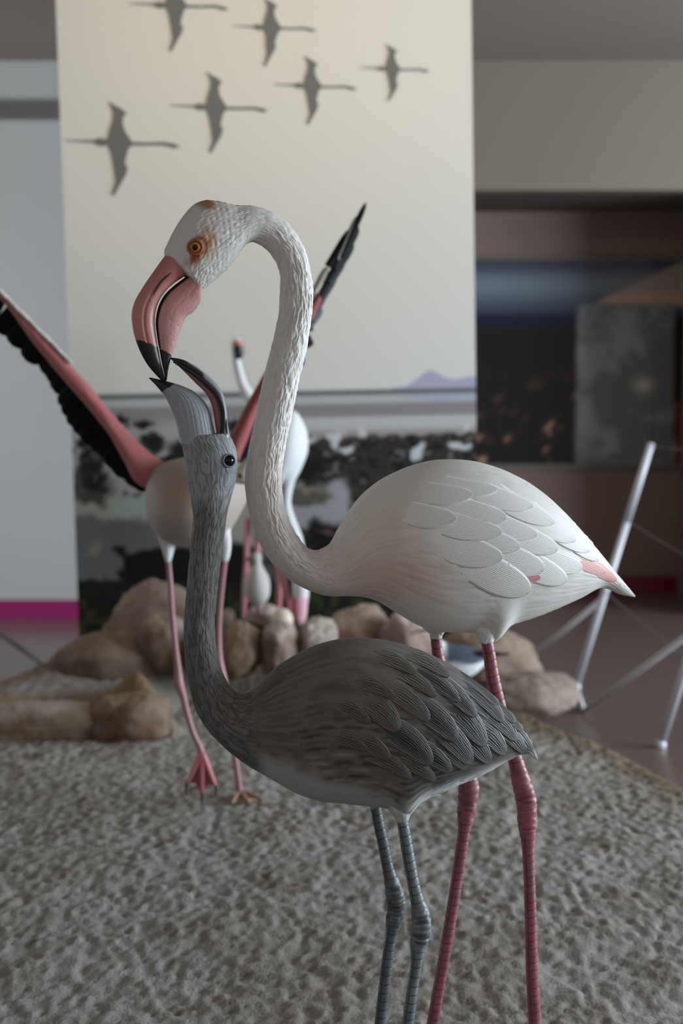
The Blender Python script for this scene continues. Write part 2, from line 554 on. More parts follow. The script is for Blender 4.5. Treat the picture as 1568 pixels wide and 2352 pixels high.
def paint_print(x, y):
    yh = 906 - (x - 250) * 0.019
    d = y - yh
    n = fbm(x / 40, y / 14, 5); n2 = fbm(x / 22, y / 16, 8, 4); n3 = fbm(x / 90, y / 60, 12)
    wx = x + 26 * (fbm(x / 30, y / 30, 21) - 0.5) * 2; wy = y + 22 * (fbm(x / 30, y / 30, 22) - 0.5) * 2
    c = np.ones(x.shape + (3,)) * np.array([211, 213, 212.])

    def put(mask, colr):
        nonlocal c
        mask = np.clip(mask, 0, 1)
        c = c * (1 - mask[..., None]) + np.array(colr, float) * mask[..., None]

    def ell(cx, cy, rx, ry, soft=0.35): return 1 - sm(1 - soft, 1 + soft, np.hypot((wx - cx) / rx, (wy - cy) / ry))
    ridge = 4 + 24 * np.exp(-((x - 985) / 34) ** 2) + 14 * sm(920, 1000, x) + 8 * sm(1030, 1085, x)
    put(sm(-2, 3, d + ridge) * (x > 900), (168, 168, 196))
    put(sm(-2, 2, d), (98, 104, 108))
    put(sm(8, 16, d), (176, 180, 184))
    put(sm(10, 18, d) * ell(1010, 908, 80, 12), (158, 168, 196))
    put(sm(26, 36, d), (136, 134, 138))
    put(sm(58, 66, d), (182, 184, 188))
    put(sm(58, 66, d) * (1 - sm(300, 600, x)), (140, 138, 138))
    put(sm(84, 98, d), (156, 150, 148))
    # rocks and pools, right
    right = sm(560, 640, wx)
    put(sm(100, 112, d + 14 * (n2 - .5)) * right, (52, 50, 49))
    put(sm(102, 112, d) * right * sm(0.46, 0.56, n2), (20, 20, 22))
    put(sm(104, 116, d) * right * sm(0.60, 0.70, n2), (96, 92, 88))
    for (cx, cy, rx, ry) in ((770, 1010, 12, 22), (790, 1040, 20, 10), (955, 1042, 18, 20), (1055, 1018, 18, 11), (825, 992, 10, 10), (716, 1010, 14, 9), (1078, 985, 10, 10)):
        put(ell(cx, cy, rx, ry), (190, 198, 204))
    put(ell(770, 1150, 40, 48), (150, 153, 160)); put(ell(715, 1185, 75, 26), (148, 150, 156)); put(ell(800, 1180, 30, 20), (150, 152, 158))
    put(ell(700, 1142, 50, 16), (86, 82, 74)); put(ell(700, 1080, 46, 20), (22, 22, 24)); put(ell(690, 1122, 60, 8), (120, 116, 104))
    put(ell(750, 1235, 48, 40), (16, 16, 18)); put(ell(745, 1222, 18, 6), (96, 70, 70))
    # left half: shallow water, stones, pond, grey slope
    left = 1 - right
    put(sm(66, 80, d) * left, (158, 160, 160))
    for (cx, cy, rx, ry) in ((335, 972, 24, 12), (283, 972, 14, 12), (350, 1020, 28, 22), (420, 1035, 26, 24), (380, 1060, 50, 16), (240, 1010, 30, 14), (195, 1010, 18, 20), (205, 1060, 22, 30), (215, 1110, 46, 34), (300, 1050, 20, 14), (450, 985, 30, 14), (540, 985, 34, 16), (540, 1060, 30, 22)):
        put(left * ell(cx, cy, rx, ry), (30, 30, 32))
    put(left * sm(0.58, 0.70, n2) * sm(100, 130, d), (70, 70, 70))
    put(left * sm(1130, 1160, wy), (150, 148, 142))
    put(left * ell(300, 1165, 48, 26), (150, 168, 166))
    put(left * ell(200, 1145, 44, 18), (70, 68, 66))
    put(left * sm(1182, 1200, wy + (x - 300) * -0.25 * (x > 300)), (98, 98, 102))
    put(left * ell(210, 1262, 20, 16), (120, 124, 104))
    put(left * sm(1215, 1235, wy - 40 * sm(380, 470, x)) * sm(400, 470, x), (112, 112, 116))
    put(left * sm(1325, 1340, wy) * (1 - sm(270, 285, wx)), (26, 26, 24))
    blk = sm(268, 282, wx) * sm(1255, 1268, wy)
    put(left * blk, (14, 14, 15))
    put(sm(1330, 1340, y) * 1.0, (26, 26, 24))
    gr = sm(0.5, 0.66, fbm(x / 16, y / 22, 44)) * sm(1350, 1365, y)
    put(gr * 0.8, (56, 68, 32))
    return c


lx, lz = np.meshgrid(np.linspace(-PW, PW, 230), np.linspace(-1.68, -0.30, 170), indexing='ij')
V = P2(lx, lz, 0.0015)
qx, qy = topx(V)
mk('lagoon_print', V, gridf(230, 170), M_print, panel, paint_print(qx, qy).reshape(-1, 3))

B1 = [(195, 380), (222, 398), (242, 407), (264, 428), (250, 437), (247, 460), (255, 490), (273, 518), (282, 533), (340, 536), (400, 533), (445, 541), (462, 553), (440, 557), (400, 546), (340, 547), (284, 546), (270, 556), (260, 590), (256, 615), (267, 630), (258, 660), (240, 690), (215, 735), (206, 731), (221, 680), (214, 630), (205, 580), (192, 546), (165, 549), (150, 545), (143, 537), (90, 533), (35, 529), (35, 526), (90, 526), (143, 527), (152, 520), (168, 519), (190, 524), (197, 490), (210, 450), (211, 420)]
B1 = (np.array(B1, float) - np.array([230, 535])) / 1.6333
B5 = B1.copy(); B5[:, 0] -= np.where(B5[:, 1] > 20, (B5[:, 1] - 20) * 0.0 + 3, 0)
for (cx, cy, sc, flip, lab) in ((271, 327, 1.0, 0, 'lowest and largest silhouette'), (493, 246, 0.86, 0, None), (715, 197, 0.73, 0, None), (900, 158, 0.60, 0, None), (622, 63, 0.73, 1, None), (401, 12, 0.87, 0, None)):
    B = B1 * sc
    if flip:
        B = B.copy(); B[:, 0] = B[:, 0] - np.where(B[:, 1] > 10, 6 * sm(10, 60, B[:, 1]), 0)
    w = at(B[:, 0] + cx, B[:, 1] + cy, YP - 0.004)
    n = len(w)
    back = w + np.array([0, 0.003, 0])
    V = np.concatenate([w, back])
    me = bpy.data.meshes.new('bird_silhouette')
    me.from_pydata([tuple(v - origin(panel)) for v in V], [], [list(range(n))] + [[i, i + n, (i + 1) % n + n, (i + 1) % n] for i in range(n)])
    me.polygons.foreach_set('use_smooth', np.zeros(len(me.polygons), bool))
    me.materials.append(M_decal)
    o = bpy.data.objects.new('bird_silhouette', me); COL.objects.link(o); o.parent = panel

# ------------------------------------------------------------------ diorama ground
YR = np.array([1.2, 2.5, 3.5, 4.3, 4.75, 5.1, 5.4, 5.75, 6.1, 6.75])
XRr = np.array([1.6, 1.58, 1.52, 1.40, 1.29, 1.20, 1.09, 0.92, 0.80, 0.70])


def ground_h(X, Y):
    """smooth height of the display mound"""
    wob = 0.05 * np.sin(X * 7.0) + 0.08 * (fbm(X * 3, Y * 3, 61) - 0.5)
    left = 1 - sm(-0.80, -0.62, X + 0.06 * np.sin(Y * 9))
    step = sm(5.50, 5.64, Y + wob) * left * 0.13
    hump = 0.09 * np.exp(-((X + 0.82) / 0.10) ** 2 - ((Y - 5.62) / 0.10) ** 2)
    rear = 0.10 * sm(5.6, 6.5, Y)
    front = -0.09 * sm(4.2, 2.9, Y)
    return step + hump + rear + front


YL_ = np.array([1.2, 5.2, 5.55, 5.9, 6.2, 6.75]); XLl = np.array([-2.1, -2.1, -1.85, -1.50, -1.34, -1.12])
NX, NY = 420, 560
ty = np.linspace(0, 1, NY)
Yg = 1.2 + (6.75 - 1.2) * (0.25 * ty + 0.75 * sm(-0.05, 1.35, ty) / sm(-0.05, 1.35, np.array(1.0)))
sx = np.linspace(0, 1, NX)
XL0 = np.interp(Yg, YL_, XLl)[:, None]
Xg = XL0 + (np.interp(Yg, YR, XRr)[:, None] + 0.02 * np.sin(Yg * 11)[:, None] - XL0) * sx[None, :]
Yg2 = np.broadcast_to(Yg[:, None], Xg.shape)
Hg = ground_h(Xg, Yg2)
e1 = fbm(Xg * 50, Yg2 * 42, 71, 4); e2 = fbm(Xg * 90, Yg2 * 80, 75, 3); e3 = fbm(Xg * 5, Yg2 * 5, 79, 3)
Zg = Hg + 0.019 * (e1 - 0.5) + 0.009 * (e2 - 0.5) + 0.02 * (e3 - 0.5)
edge = np.minimum(np.interp(Yg, YR, XRr)[:, None] - Xg, Xg - XL0)
rim = 1 - sm(0.0, 0.14, edge)
Zg = Zg * (1 - 0.6 * rim) - 0.145 * np.clip(1 - edge / 0.16, 0, 1) ** 2.0
Zg = np.where(edge > 0.16, np.maximum(Zg, FZ + 0.012), Zg)
gc = np.ones(Xg.shape + (3,)) * np.array([142, 139, 135.])
k = sm(0.45, 0.7, e3)[..., None]; gc = gc * (1 - 0.35 * k) + np.array([112, 104, 95]) * 0.35 * k
k = sm(0.55, 0.75, e1)[..., None]; gc = gc * (1 - .3 * k) + np.array([152, 150, 147]) * .3 * k
k = (sm(0.70, 0.80, fbm(Xg * 14, Yg2 * 14, 91, 3)))[..., None]; gc = gc * (1 - .6 * k) + np.array([92, 76, 64]) * .6 * k
k = (1 - sm(0.10, 0.34, edge + 0.16 * (e3 - .5)))[..., None] * 0.9; gc = gc * (1 - k) + np.array([104, 89, 71]) * k
lf = (1 - sm(-0.72, -0.6, Xg))
k = (lf * sm(5.40, 5.52, Yg2) * (1 - sm(5.60, 5.74, Yg2)))[..., None] * 0.85; gc = gc * (1 - k) + np.array([120, 98, 74]) * k
base = mk('display_mound', np.stack([Xg, Yg2, Zg], -1), gridf(NY, NX), M_ground, None, gc.reshape(-1, 3))
tag(base, 'broad mound of rough pale grey salt crust with a curved brown rim', 'display base')


def gz(x, y): return float(ground_h(np.array(float(x)), np.array(float(y))))


# ------------------------------------------------------------------ rocks
def rock(px0, px1, py0, py1, Y, depth, seed, label, tint=(142, 122, 108), power=2.6, name='rock', top=None, group=None):
    c = at((px0 + px1) / 2, (py0 + py1) / 2, Y)
    a = at(px0, py1, Y); b = at(px1, py0, Y)
    hx, hz = (b[0] - a[0]) / 2, (b[2] - a[2]) / 2
    nu, nv = 44, 60
    ph = np.linspace(0, math.pi, nu)[:, None]; th = np.linspace(0, 2 * math.pi, nv, endpoint=False)[None, :]
    D = np.stack([np.sin(ph) * np.cos(th), np.sin(ph) * np.sin(th), np.cos(ph) * np.ones_like(th)], -1)
    rg = np.random.RandomState(seed)
    r = 1 / (np.sum(np.abs(D) ** power, -1) ** (1 / power))
    acc = r ** -14
    for _ in range(16):
        q_ = rg.normal(size=3); q_ /= np.linalg.norm(q_)
        acc = acc + np.clip(D @ q_ / rg.uniform(0.78, 1.02), 1e-6, None) ** 14
    r = acc ** (-1 / 14) * 1.04
    n = fbm(D[..., 0] * 1.7 + seed, D[..., 1] * 1.7, seed, 4, D[..., 2] * 1.7)
    r = r * (0.90 + 0.30 * (n - 0.35))
    f2 = fbm(D[..., 0] * 6 + seed, D[..., 1] * 6, seed + 5, 3, D[..., 2] * 6)
    r = r * (1 + 0.10 * (np.abs(2 * f2 - 1) - 0.3))
    V = D * r[..., None] * np.array([hx, depth, hz])
    colr = np.ones((nu, nv, 3)) * np.array(tint, float) * np.array([0.83, 0.79, 0.80])
    k = sm(0.5, 0.65, f2)[..., None] * 0.5
    colr = colr * (1 - k) + np.array([100, 84, 74]) * k
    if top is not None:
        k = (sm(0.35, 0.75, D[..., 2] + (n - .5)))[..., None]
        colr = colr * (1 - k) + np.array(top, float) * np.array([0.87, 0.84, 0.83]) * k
    o = thing(name, label, 'rock', (c[0], Y, c[2] - hz), group)
    bpy.data.objects.remove(o)
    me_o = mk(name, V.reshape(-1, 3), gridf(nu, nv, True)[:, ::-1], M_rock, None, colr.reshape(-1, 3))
    me_o.location = c
    tag(me_o, label, 'rock', group)
    return me_o


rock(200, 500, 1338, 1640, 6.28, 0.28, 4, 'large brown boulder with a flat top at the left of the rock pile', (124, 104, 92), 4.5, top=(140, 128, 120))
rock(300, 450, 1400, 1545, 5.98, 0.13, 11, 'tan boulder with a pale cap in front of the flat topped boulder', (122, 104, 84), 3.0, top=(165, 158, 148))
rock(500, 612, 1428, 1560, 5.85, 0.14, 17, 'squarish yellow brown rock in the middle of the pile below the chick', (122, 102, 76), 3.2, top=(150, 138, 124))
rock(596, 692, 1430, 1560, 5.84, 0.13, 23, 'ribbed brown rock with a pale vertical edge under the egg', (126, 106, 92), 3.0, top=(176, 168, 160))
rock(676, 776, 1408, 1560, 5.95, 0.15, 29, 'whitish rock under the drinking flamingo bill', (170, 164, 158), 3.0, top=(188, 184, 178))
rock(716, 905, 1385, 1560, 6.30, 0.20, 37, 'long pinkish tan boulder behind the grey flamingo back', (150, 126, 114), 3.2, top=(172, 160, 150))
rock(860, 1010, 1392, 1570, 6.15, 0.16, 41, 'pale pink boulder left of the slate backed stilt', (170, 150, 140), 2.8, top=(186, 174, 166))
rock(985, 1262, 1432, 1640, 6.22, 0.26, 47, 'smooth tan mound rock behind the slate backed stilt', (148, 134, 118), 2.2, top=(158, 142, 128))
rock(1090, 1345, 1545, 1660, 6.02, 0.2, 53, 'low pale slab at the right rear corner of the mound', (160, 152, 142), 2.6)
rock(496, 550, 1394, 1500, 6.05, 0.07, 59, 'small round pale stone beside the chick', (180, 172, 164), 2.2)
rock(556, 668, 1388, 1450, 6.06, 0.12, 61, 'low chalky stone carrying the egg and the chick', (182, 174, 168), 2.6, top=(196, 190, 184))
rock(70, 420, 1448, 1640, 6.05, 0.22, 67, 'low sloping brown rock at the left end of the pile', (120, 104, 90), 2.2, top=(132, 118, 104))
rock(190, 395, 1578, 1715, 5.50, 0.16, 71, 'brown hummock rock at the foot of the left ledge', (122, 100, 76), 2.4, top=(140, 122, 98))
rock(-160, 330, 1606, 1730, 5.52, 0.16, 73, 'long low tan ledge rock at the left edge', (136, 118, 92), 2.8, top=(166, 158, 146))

# egg
e = ball('flamingo_egg', at(648, 1424, 5.93), (0.046, 0.04, 0.050), M_egg, None)
e.location = (0, 0, 0)
tag(e, 'single cream egg lying on the chalky stone below the bending flamingo', 'egg')

# ------------------------------------------------------------------ foreground flamingos
WP = vplane(380, 2.80, 17)      # plane of the white adult: recedes to the right
JP = vplane(380, 2.80, 3)       # plane of the grey juvenile


def feet(root_leg, p, head, s, mat, col):
    """webbed foot: three toes with web and a small hind toe, lying on the ground at p"""
    a = math.atan2(head[1], head[0])
    V, F = [], []
    toes = []
    for k, da in enumerate((-0.55, 0, 0.55)):
        L = s * (1.0 if k == 1 else 0.88)
        d = np.array([math.cos(a + da), math.sin(a + da), 0])
        toes.append((p, d, L))
    d1 = toes
    pts = []
    ring = []
    for k in range(3):
        ring.append(p + d1[k][1] * d1[k][2])
        if k < 2:
            m = (d1[k][1] + d1[k + 1][1]); m /= np.linalg.norm(m)
            ring.append(p + m * s * 0.72)
    top = np.array([p + [0, 0, 0.012]] + [q + [0, 0, 0.006] for q in ring])
    bot = top - [0, 0, 0.005]
    n = len(top)
    V = np.concatenate([top, bot])
    F = [[0, i, i + 1] for i in range(1, n - 1)] + [[n, n + i + 1, n + i] for i in range(1, n - 1)]
    F += [[i, n + i, n + i + 1] for i in range(1, n - 1)] + [[i, n + i + 1, i + 1] for i in range(1, n - 1)]
    o = mk('foot', V, [np.array(F)], mat, root_leg, np.broadcast_to(np.array(col, float), (len(V), 3)))
    for k in range(3):
        q, d, L = d1[k]
        tube('toe', [q + [0, 0, 0.012], q + d * L * 0.55 + [0, 0, 0.012], q + d * L * 1.05 + [0, 0, 0.005]], [s * 0.085, s * 0.07, s * 0.03], mat, root_leg, 8, 8, col)
    return o


def make_leg(parent, pts, plane, mat, base, dark, seed, scute=0.0175, light=None, foot_head=None, foot_s=0.1, name='leg'):
    """pts: (px, py, width px); goes down to the ground and ends in a webbed foot"""
    pts = np.asarray(pts, float)
    w = onp(pts[:, 0], pts[:, 1], plane)
    sc = np.linalg.norm(onp(pts[:, 0] + 1, pts[:, 1], plane) - w, axis=1)
    r = pts[:, 2] / 2 * sc
    # continue the last direction to the ground
    d = (w[-1] - w[-2]); d /= np.linalg.norm(d)
    k_ = (w[-1][2] + 0.08) / -d[2]
    e_ = w[-1] + d * k_
    zend = gz(e_[0], e_[1]) + 0.012
    g = w[-1] + d * (w[-1][2] - zend) / -d[2]
    if w[-1][2] > zend + 0.02:
        w = np.vstack([w, g]); r = np.append(r, r[-1] * 1.05)
    n, nv = 420, 26
    c, rr, N, u, th = tube_arrays(w, r, nv, n)
    # scutes: ring grooves with uneven spacing, plus a long seam down one side
    ph = u / scute + 0.5 * (vn(u / 0.05, u * 0, seed) - .5)
    ringg = np.exp(-((ph - np.round(ph)) / 0.07) ** 2)
    jn = np.clip((rr / np.median(rr) - 1.12) * 4, 0, 1)      # thick joints are wrinkled instead
    wr = np.sin(u / 0.0032 + 2 * np.sin(th[None, :] * 2).mean()) * 0.5
    half = np.round(ph).astype(int) % 2
    seam_th = 2.2
    dth = np.abs((th - seam_th + math.pi) % (2 * math.pi) - math.pi)
    seam = np.exp(-(dth / 0.16) ** 2)[None, :] * (1 - jn)[:, None]
    groove = np.maximum(ringg[:, None] * (1 - 0.75 * jn)[:, None], seam)
    wrk = jn[:, None] * fbm(u[:, None] / 0.006 + 0 * th[None, :], 3 * np.sin(th)[None, :] + 0 * u[:, None], seed + 3, 3)
    rad = rr[:, None] * (1 - 0.09 * groove) + 0.006 * (wrk - 0.4 * jn[:, None])
    P = c[:, None] + N * rad[..., None]
    k = np.clip(groove * 0.8 + 0.0, 0, 1)[..., None]
    tone = (fbm(u[:, None] / 0.03 + 0 * th[None, :], th[None, :] + 0 * u[:, None], seed + 9, 3) - .5)[..., None]
    colr = (np.array(base, float) * (1 + 0.35 * tone)) * (1 - k) + np.array(dark, float) * k
    kk = (jn[:, None] * sm(0.5, 0.3, wrk + (1 - jn[:, None])))[..., None] * 0.6
    colr = colr * (1 - kk) + np.array(dark, float) * kk
    V = np.concatenate([P.reshape(-1, 3), c[:1], c[-1:]])
    cc = np.concatenate([colr.reshape(-1, 3), [base], [base]])
    j = np.arange(nv); j2 = (j + 1) % nv
    f = gridf(n, nv, True)
    t0 = np.stack([np.full(nv, n * nv), j2, j], -1); t1 = np.stack([np.full(nv, n * nv + 1), (n - 1) * nv + j, (n - 1) * nv + j2], -1)
    uv = np.c_[np.repeat(u, nv), np.tile(th * 0.012, n)]; uv = np.concatenate([uv, uv[:1], uv[-1:]])
    o = mk(name, V, [f, t0, t1], mat, parent, cc, uv)
    if foot_head is not None:
        feet(o, np.array([w[-1][0], w[-1][1], w[-1][2] - 0.008]), foot_head, foot_s, mat, base)
    return o


def feather(bv, parent, tip, basep, hw, mat, colfn, lift=0.0045, bend=0.0, pointed=0.0, ns=26, nt=13, plane=None, h0=0.0):
    tip = np.array(tip, float); basep = np.array(basep, float)
    ax = tip - basep; L = np.linalg.norm(ax); ax /= L; pr = np.array([-ax[1], ax[0]])
    s = np.concatenate([np.linspace(0, 0.6, ns // 2, endpoint=False), 0.6 + 0.4 * np.sin(np.linspace(0, 1, ns - ns // 2) * math.pi / 2)])
    prof = np.where(s < 0.5, 0.70 + 0.30 * np.sin(s / 0.5 * math.pi / 2), np.sqrt(np.clip(1 - ((s - 0.5) / 0.5) ** (2.6 - pointed), 0, 1)))
    t = np.linspace(-1, 1, nt)
    S, T = np.meshgrid(s, t, indexing='ij')
    hwid = hw * prof[:, None] * np.ones_like(T)
    fx = basep[0] + ax[0] * L * S + pr[0] * (hwid * T + bend * L * np.sin(S * math.pi) )
    fy = basep[1] + ax[1] * L * S + pr[1] * (hwid * T + bend * L * np.sin(S * math.pi) )
    off = h0 + lift * S ** 1.6 * (1 - 0.6 * T ** 2 * (1 - S)) - 0.0008 * (1 - S)
    Pts = np.empty(S.shape + (3,)); Nn = np.empty_like(Pts)
    d = rays(fx, fy); d /= np.linalg.norm(d, axis=-1, keepdims=True)
    o3 = Vector(CAMP)
    for i in range(S.shape[0]):
        for j in range(S.shape[1]):
            hit, nrm, idx, dist = bv.ray_cast(o3, Vector(d[i, j]))
            if hit is None:
                q = onp(fx[i, j], fy[i, j], plane)
                hit, nrm, idx, dist = bv.find_nearest(Vector(q))
            nrm = np.array(nrm)
            if nrm @ d[i, j] > 0: nrm = -nrm
            Pts[i, j] = hit; Nn[i, j] = nrm
    pt = Pts + Nn * off[..., None]
    ns_ = S.shape[0]
    V = pt.reshape(-1, 3)
    f = gridf(ns_, nt)
    # skirt round the outer edge so the feather has thickness
    rim_i = [i * nt for i in range(ns_)] + [(ns_ - 1) * nt + j for j in range(1, nt)] + [i * nt + nt - 1 for i in range(ns_ - 2, -1, -1)]
    low = (Pts - Nn * 0.0015).reshape(-1, 3)[rim_i]
    nb = len(V)
    sk = np.array([[rim_i[k], rim_i[k + 1], nb + k + 1, nb + k] for k in range(len(rim_i) - 1)])
    px_m = 1 / 1150.0
    skw = np.abs(T)
    uv = np.stack([S * L * px_m, (T * hw + 0.05 * S * L) * px_m], -1).reshape(-1, 2)
    colr = colfn(S, T, fx, fy).reshape(-1, 3)
    V = np.concatenate([V, low]); uv = np.concatenate([uv, uv[rim_i]]); colr = np.concatenate([colr, colr[rim_i] * 0.8])
    e1 = V[f[0, 1]] - V[f[0, 0]]; e2 = V[f[0, 3]] - V[f[0, 0]]
    o = mk('feather', V, [f, sk], mat, parent, colr, uv)
    fd = sm(0.10, 0.62, S).ravel()
    fd = np.concatenate([fd, fd[rim_i]]).astype(np.float32)
    o.data.attributes.new('fade', 'FLOAT', 'POINT').data.foreach_set('value', fd)
    return o


# ================================================================== WHITE ADULT
wroot_p = onp(np.array(1110.), np.array(1400.), WP)
white = thing('flamingo', 'white adult flamingo with a looped neck and pink bill bending over the grey juvenile', 'flamingo', (wroot_p[0], wroot_p[1], gz(wroot_p[0], wroot_p[1])))

WST = [
    (1456, 1372, 1458, 1368, 2), (1428, 1366, 1440, 1347, 10), (1378, 1350, 1400, 1300, 26), (1322, 1376, 1345, 1234, 54), (1260, 1402, 1290, 1174, 84),
    (1200, 1424, 1230, 1121, 108), (1145, 1438, 1165, 1084, 124), (1085, 1450, 1100, 1062, 134), (1020, 1450, 1030, 1055, 136),
    (960, 1436, 965, 1064, 132), (905, 1404, 910, 1085, 122), (865, 1381, 868, 1109, 110), (835, 1371, 835, 1138, 95),
    (808, 1369, 805, 1176, 80), (787, 1369, 782, 1213, 66), (766, 1369, 764, 1244, 56), (742, 1367, 742, 1260, 49),
    (700, 1352, 717, 1265, 44), (655, 1325, 691, 1243, 42), (615, 1280, 667, 1205, 41), (585, 1220, 651, 1160, 40),
    (568, 1155, 645, 1112, 39), (563, 1100, 647, 1070, 39), (570, 1040, 653, 1030, 39), (583, 980, 664, 975, 38), (595, 920, 676, 915, 38),
    (610, 850, 690, 850, 37), (625, 795, 702, 800, 36), (636, 750, 711, 745, 36), (643, 700, 717, 690, 35), (645, 655, 713, 635, 35),
    (642, 620, 700, 580, 35), (626, 587, 678, 537, 35), (600, 563, 648, 503, 35), (578, 556, 612, 482, 36), (560, 566, 577, 473, 39),
    (542, 592, 541, 471, 43), (522, 618, 508, 463, 47), (502, 636, 476, 460, 49), (483, 652, 446, 469, 49), (470, 662, 420, 497, 47),
    (463, 668, 401, 526, 43), (459, 671, 386, 556, 38), (456, 664, 377, 582, 30), (448, 650, 380, 598, 16)]
ws = Sweep(WST, WP, 1150, 230)
x, y, u, th = ws.px, ws.py, ws.u, ws.th
# parameters along the bird (0 tail .. 1 bill)
necky = sm(790, 720, x) * 1.0
neck = np.clip(sm(800, 740, x) * np.ones_like(x), 0, 1)
face = sm(470, 440, x + 0.42 * (y - 480)) * sm(660, 600, y) * (x < 520)
face = np.maximum(face, sm(610, 640, y) * 0)
R = 0.034
vv = th * R
wv = vv + 0.0030 * (vn(u / 0.020, vv / 0.009, 31) - 0.5) * 2 + 0.0010 * (vn(u / 0.008, vv / 0.004, 35) - .5) * 2
n1 = vn(u / 0.028, wv / 0.0043, 32); n2 = vn(u / 0.014, wv / 0.0024, 33)
n3 = vn(u / 0.011, (vv * 1.35) / 0.0021, 36)
hd = sm(600, 550, x) * sm(720, 680, y)
fur = (0.65 * np.abs(2 * n1 - 1) ** 0.75 + 0.45 * np.abs(2 * n2 - 1) ** 0.8) * (1 - hd) + hd * (0.25 * np.abs(2 * n1 - 1) + 0.5 * np.abs(2 * n3 - 1) + 0.1)
# body: fine lines
vb = th * 0.125
wb = vb + 0.006 * (vn(u / 0.09, vb / 0.05, 41) - 0.5) * 2
b1 = vn(u / 0.11, wb / 0.0055, 42); b2 = vn(u / 0.05, wb / 0.003, 43)
lines = 0.6 * np.abs(2 * b1 - 1) + 0.4 * np.abs(2 * b2 - 1)
rump = sm(-14, 26, (y - (1430 - (x - 1130) * 0.33))) * sm(1110, 1180, x)
belly = sm(1360, 1410, y) * sm(1080, 1000, x) * (x > 830)
stip = fbm(u / 0.006, vb / 0.006, 47, 2)
smoothz = np.exp(-((x - 930) / 120) ** 2 - ((y - 1110) / 70) ** 2)
front_of_neck = sm(0.1, -0.55, np.cos(th)) * (y > 800) * neck          # smoother underside of the neck
amp_neck = 0.0034 * neck * (1 - 0.93 * face) * (1 - 0.7 * front_of_neck) * (1 - 0.45 * sm(760, 560, x) * sm(640, 560, y) * (x > 560))
bodym = 1 - neck
disp = amp_neck * (fur - 0.45) * 1.15 + bodym * (1 - 0.8 * belly) * (1 - 0.8 * smoothz) * 0.0017 * (lines - 0.4) + bodym * rump * 0.0018 * (stip - 0.5)
disp = disp * np.minimum(1, sm(0, 0.03, ws.s) + 0.2)
wc = np.ones(x.shape + (3,)) * np.array([212, 210, 207.])


def mixc(c, m, colr): return c * (1 - m[..., None]) + np.array(colr, float) * m[..., None]


wc = mixc(wc, 0.55 * np.exp(-((x - 870) / 95) ** 2 - ((y - 1310) / 60) ** 2), (216, 168, 156))
wc = mixc(wc, 0.30 * np.exp(-((x - 860) / 90) ** 2 - ((y - 1190) / 80) ** 2), (214, 186, 166))
wc = mixc(wc, 0.25 * neck * sm(900, 1150, y), (206, 182, 176))
wc = mixc(wc, 0.30 * neck * (1 - face) * np.clip(0.5 - fur, 0, 1) * 1.4, (130, 122, 116))
wc = mixc(wc, 0.22 * bodym * (1 - belly) * (1 - smoothz) * np.clip(0.4 - lines, 0, 1) * 2.2, (130, 124, 118))
wc = mixc(wc, 0.35 * rump * np.clip(0.5 - stip, 0, 1) * 2, (120, 124, 128))
# stained crown, orange stain behind the eye, face skin
nz = fbm(x / 14, y / 14, 51, 3)
crown = sm(16, -6, np.abs(x - 468) - 12 + 14 * (nz - .5)) * sm(490, 474, y + (470 - x) * 0.15)
wc = mixc(wc, 0.85 * crown, (150, 104, 66))
wc = mixc(wc, 0.22 * sm(26, 0, np.abs(x - 490) - 14) * sm(510, 470, y), (150, 110, 76))
stain = np.exp(-((x - 468) / 17) ** 2 - ((y - 562) / 30) ** 2) * sm(0.25, 0.6, nz + 0.2)
wc = mixc(wc, 0.75 * stain, (176, 128, 78))
lore = np.exp(-(((x - 440) + (y - 592) * 0.4) / 11) ** 2 - ((y - 594) / 15) ** 2)
wc = mixc(wc, np.clip(1.3 * lore, 0, 1), (150, 74, 48))
ring = np.exp(-((np.hypot(x - 448, y - 568) - 17) / 4.5) ** 2)
wc = mixc(wc, 0.9 * ring, (150, 86, 60))
wc = mixc(wc, 0.25 * face, (196, 196, 192))


def flare(sw, x, cx, sgn, amp, wid):
    m = np.exp(-((x - cx) / wid) ** 2) * sm(-0.35, -0.95, np.cos(sw.th)) * sm(-0.15, 0.32, sgn * np.sin(sw.th))
    sw.P = sw.P - np.array([0, 0, 1.0]) * (amp * m)[..., None]


flare(ws, x, 1118, 1, 0.030, 27); flare(ws, x, 1001, -1, 0.020, 22)
body = ws.build('body', M_skin, white, disp, wc, vscale=0.034)

# wing feathers, front ones overlap those behind
bvw = Sweep(WST, WP, 260, 80).bvh()


def wcol(S, T, fx, fy):
    c = np.ones(S.shape + (3,)) * np.array([217, 216, 214.])
    edge_ = sm(0.75, 1.0, np.maximum(np.abs(T), 0) * 1.0) * 0.5
    c = mixc(c, 0.28 * np.exp(-((fx - 900) / 80) ** 2 - ((fy - 1300) / 60) ** 2), (216, 168, 156))
    return mixc(c, edge_, (230, 230, 228))


def wpink(S, T, fx, fy):
    c = wcol(S, T, fx, fy)
    return mixc(c, sm(0.15, 0.25, S) * sm(0.92, 0.8, np.abs(T)), (202, 146, 140))


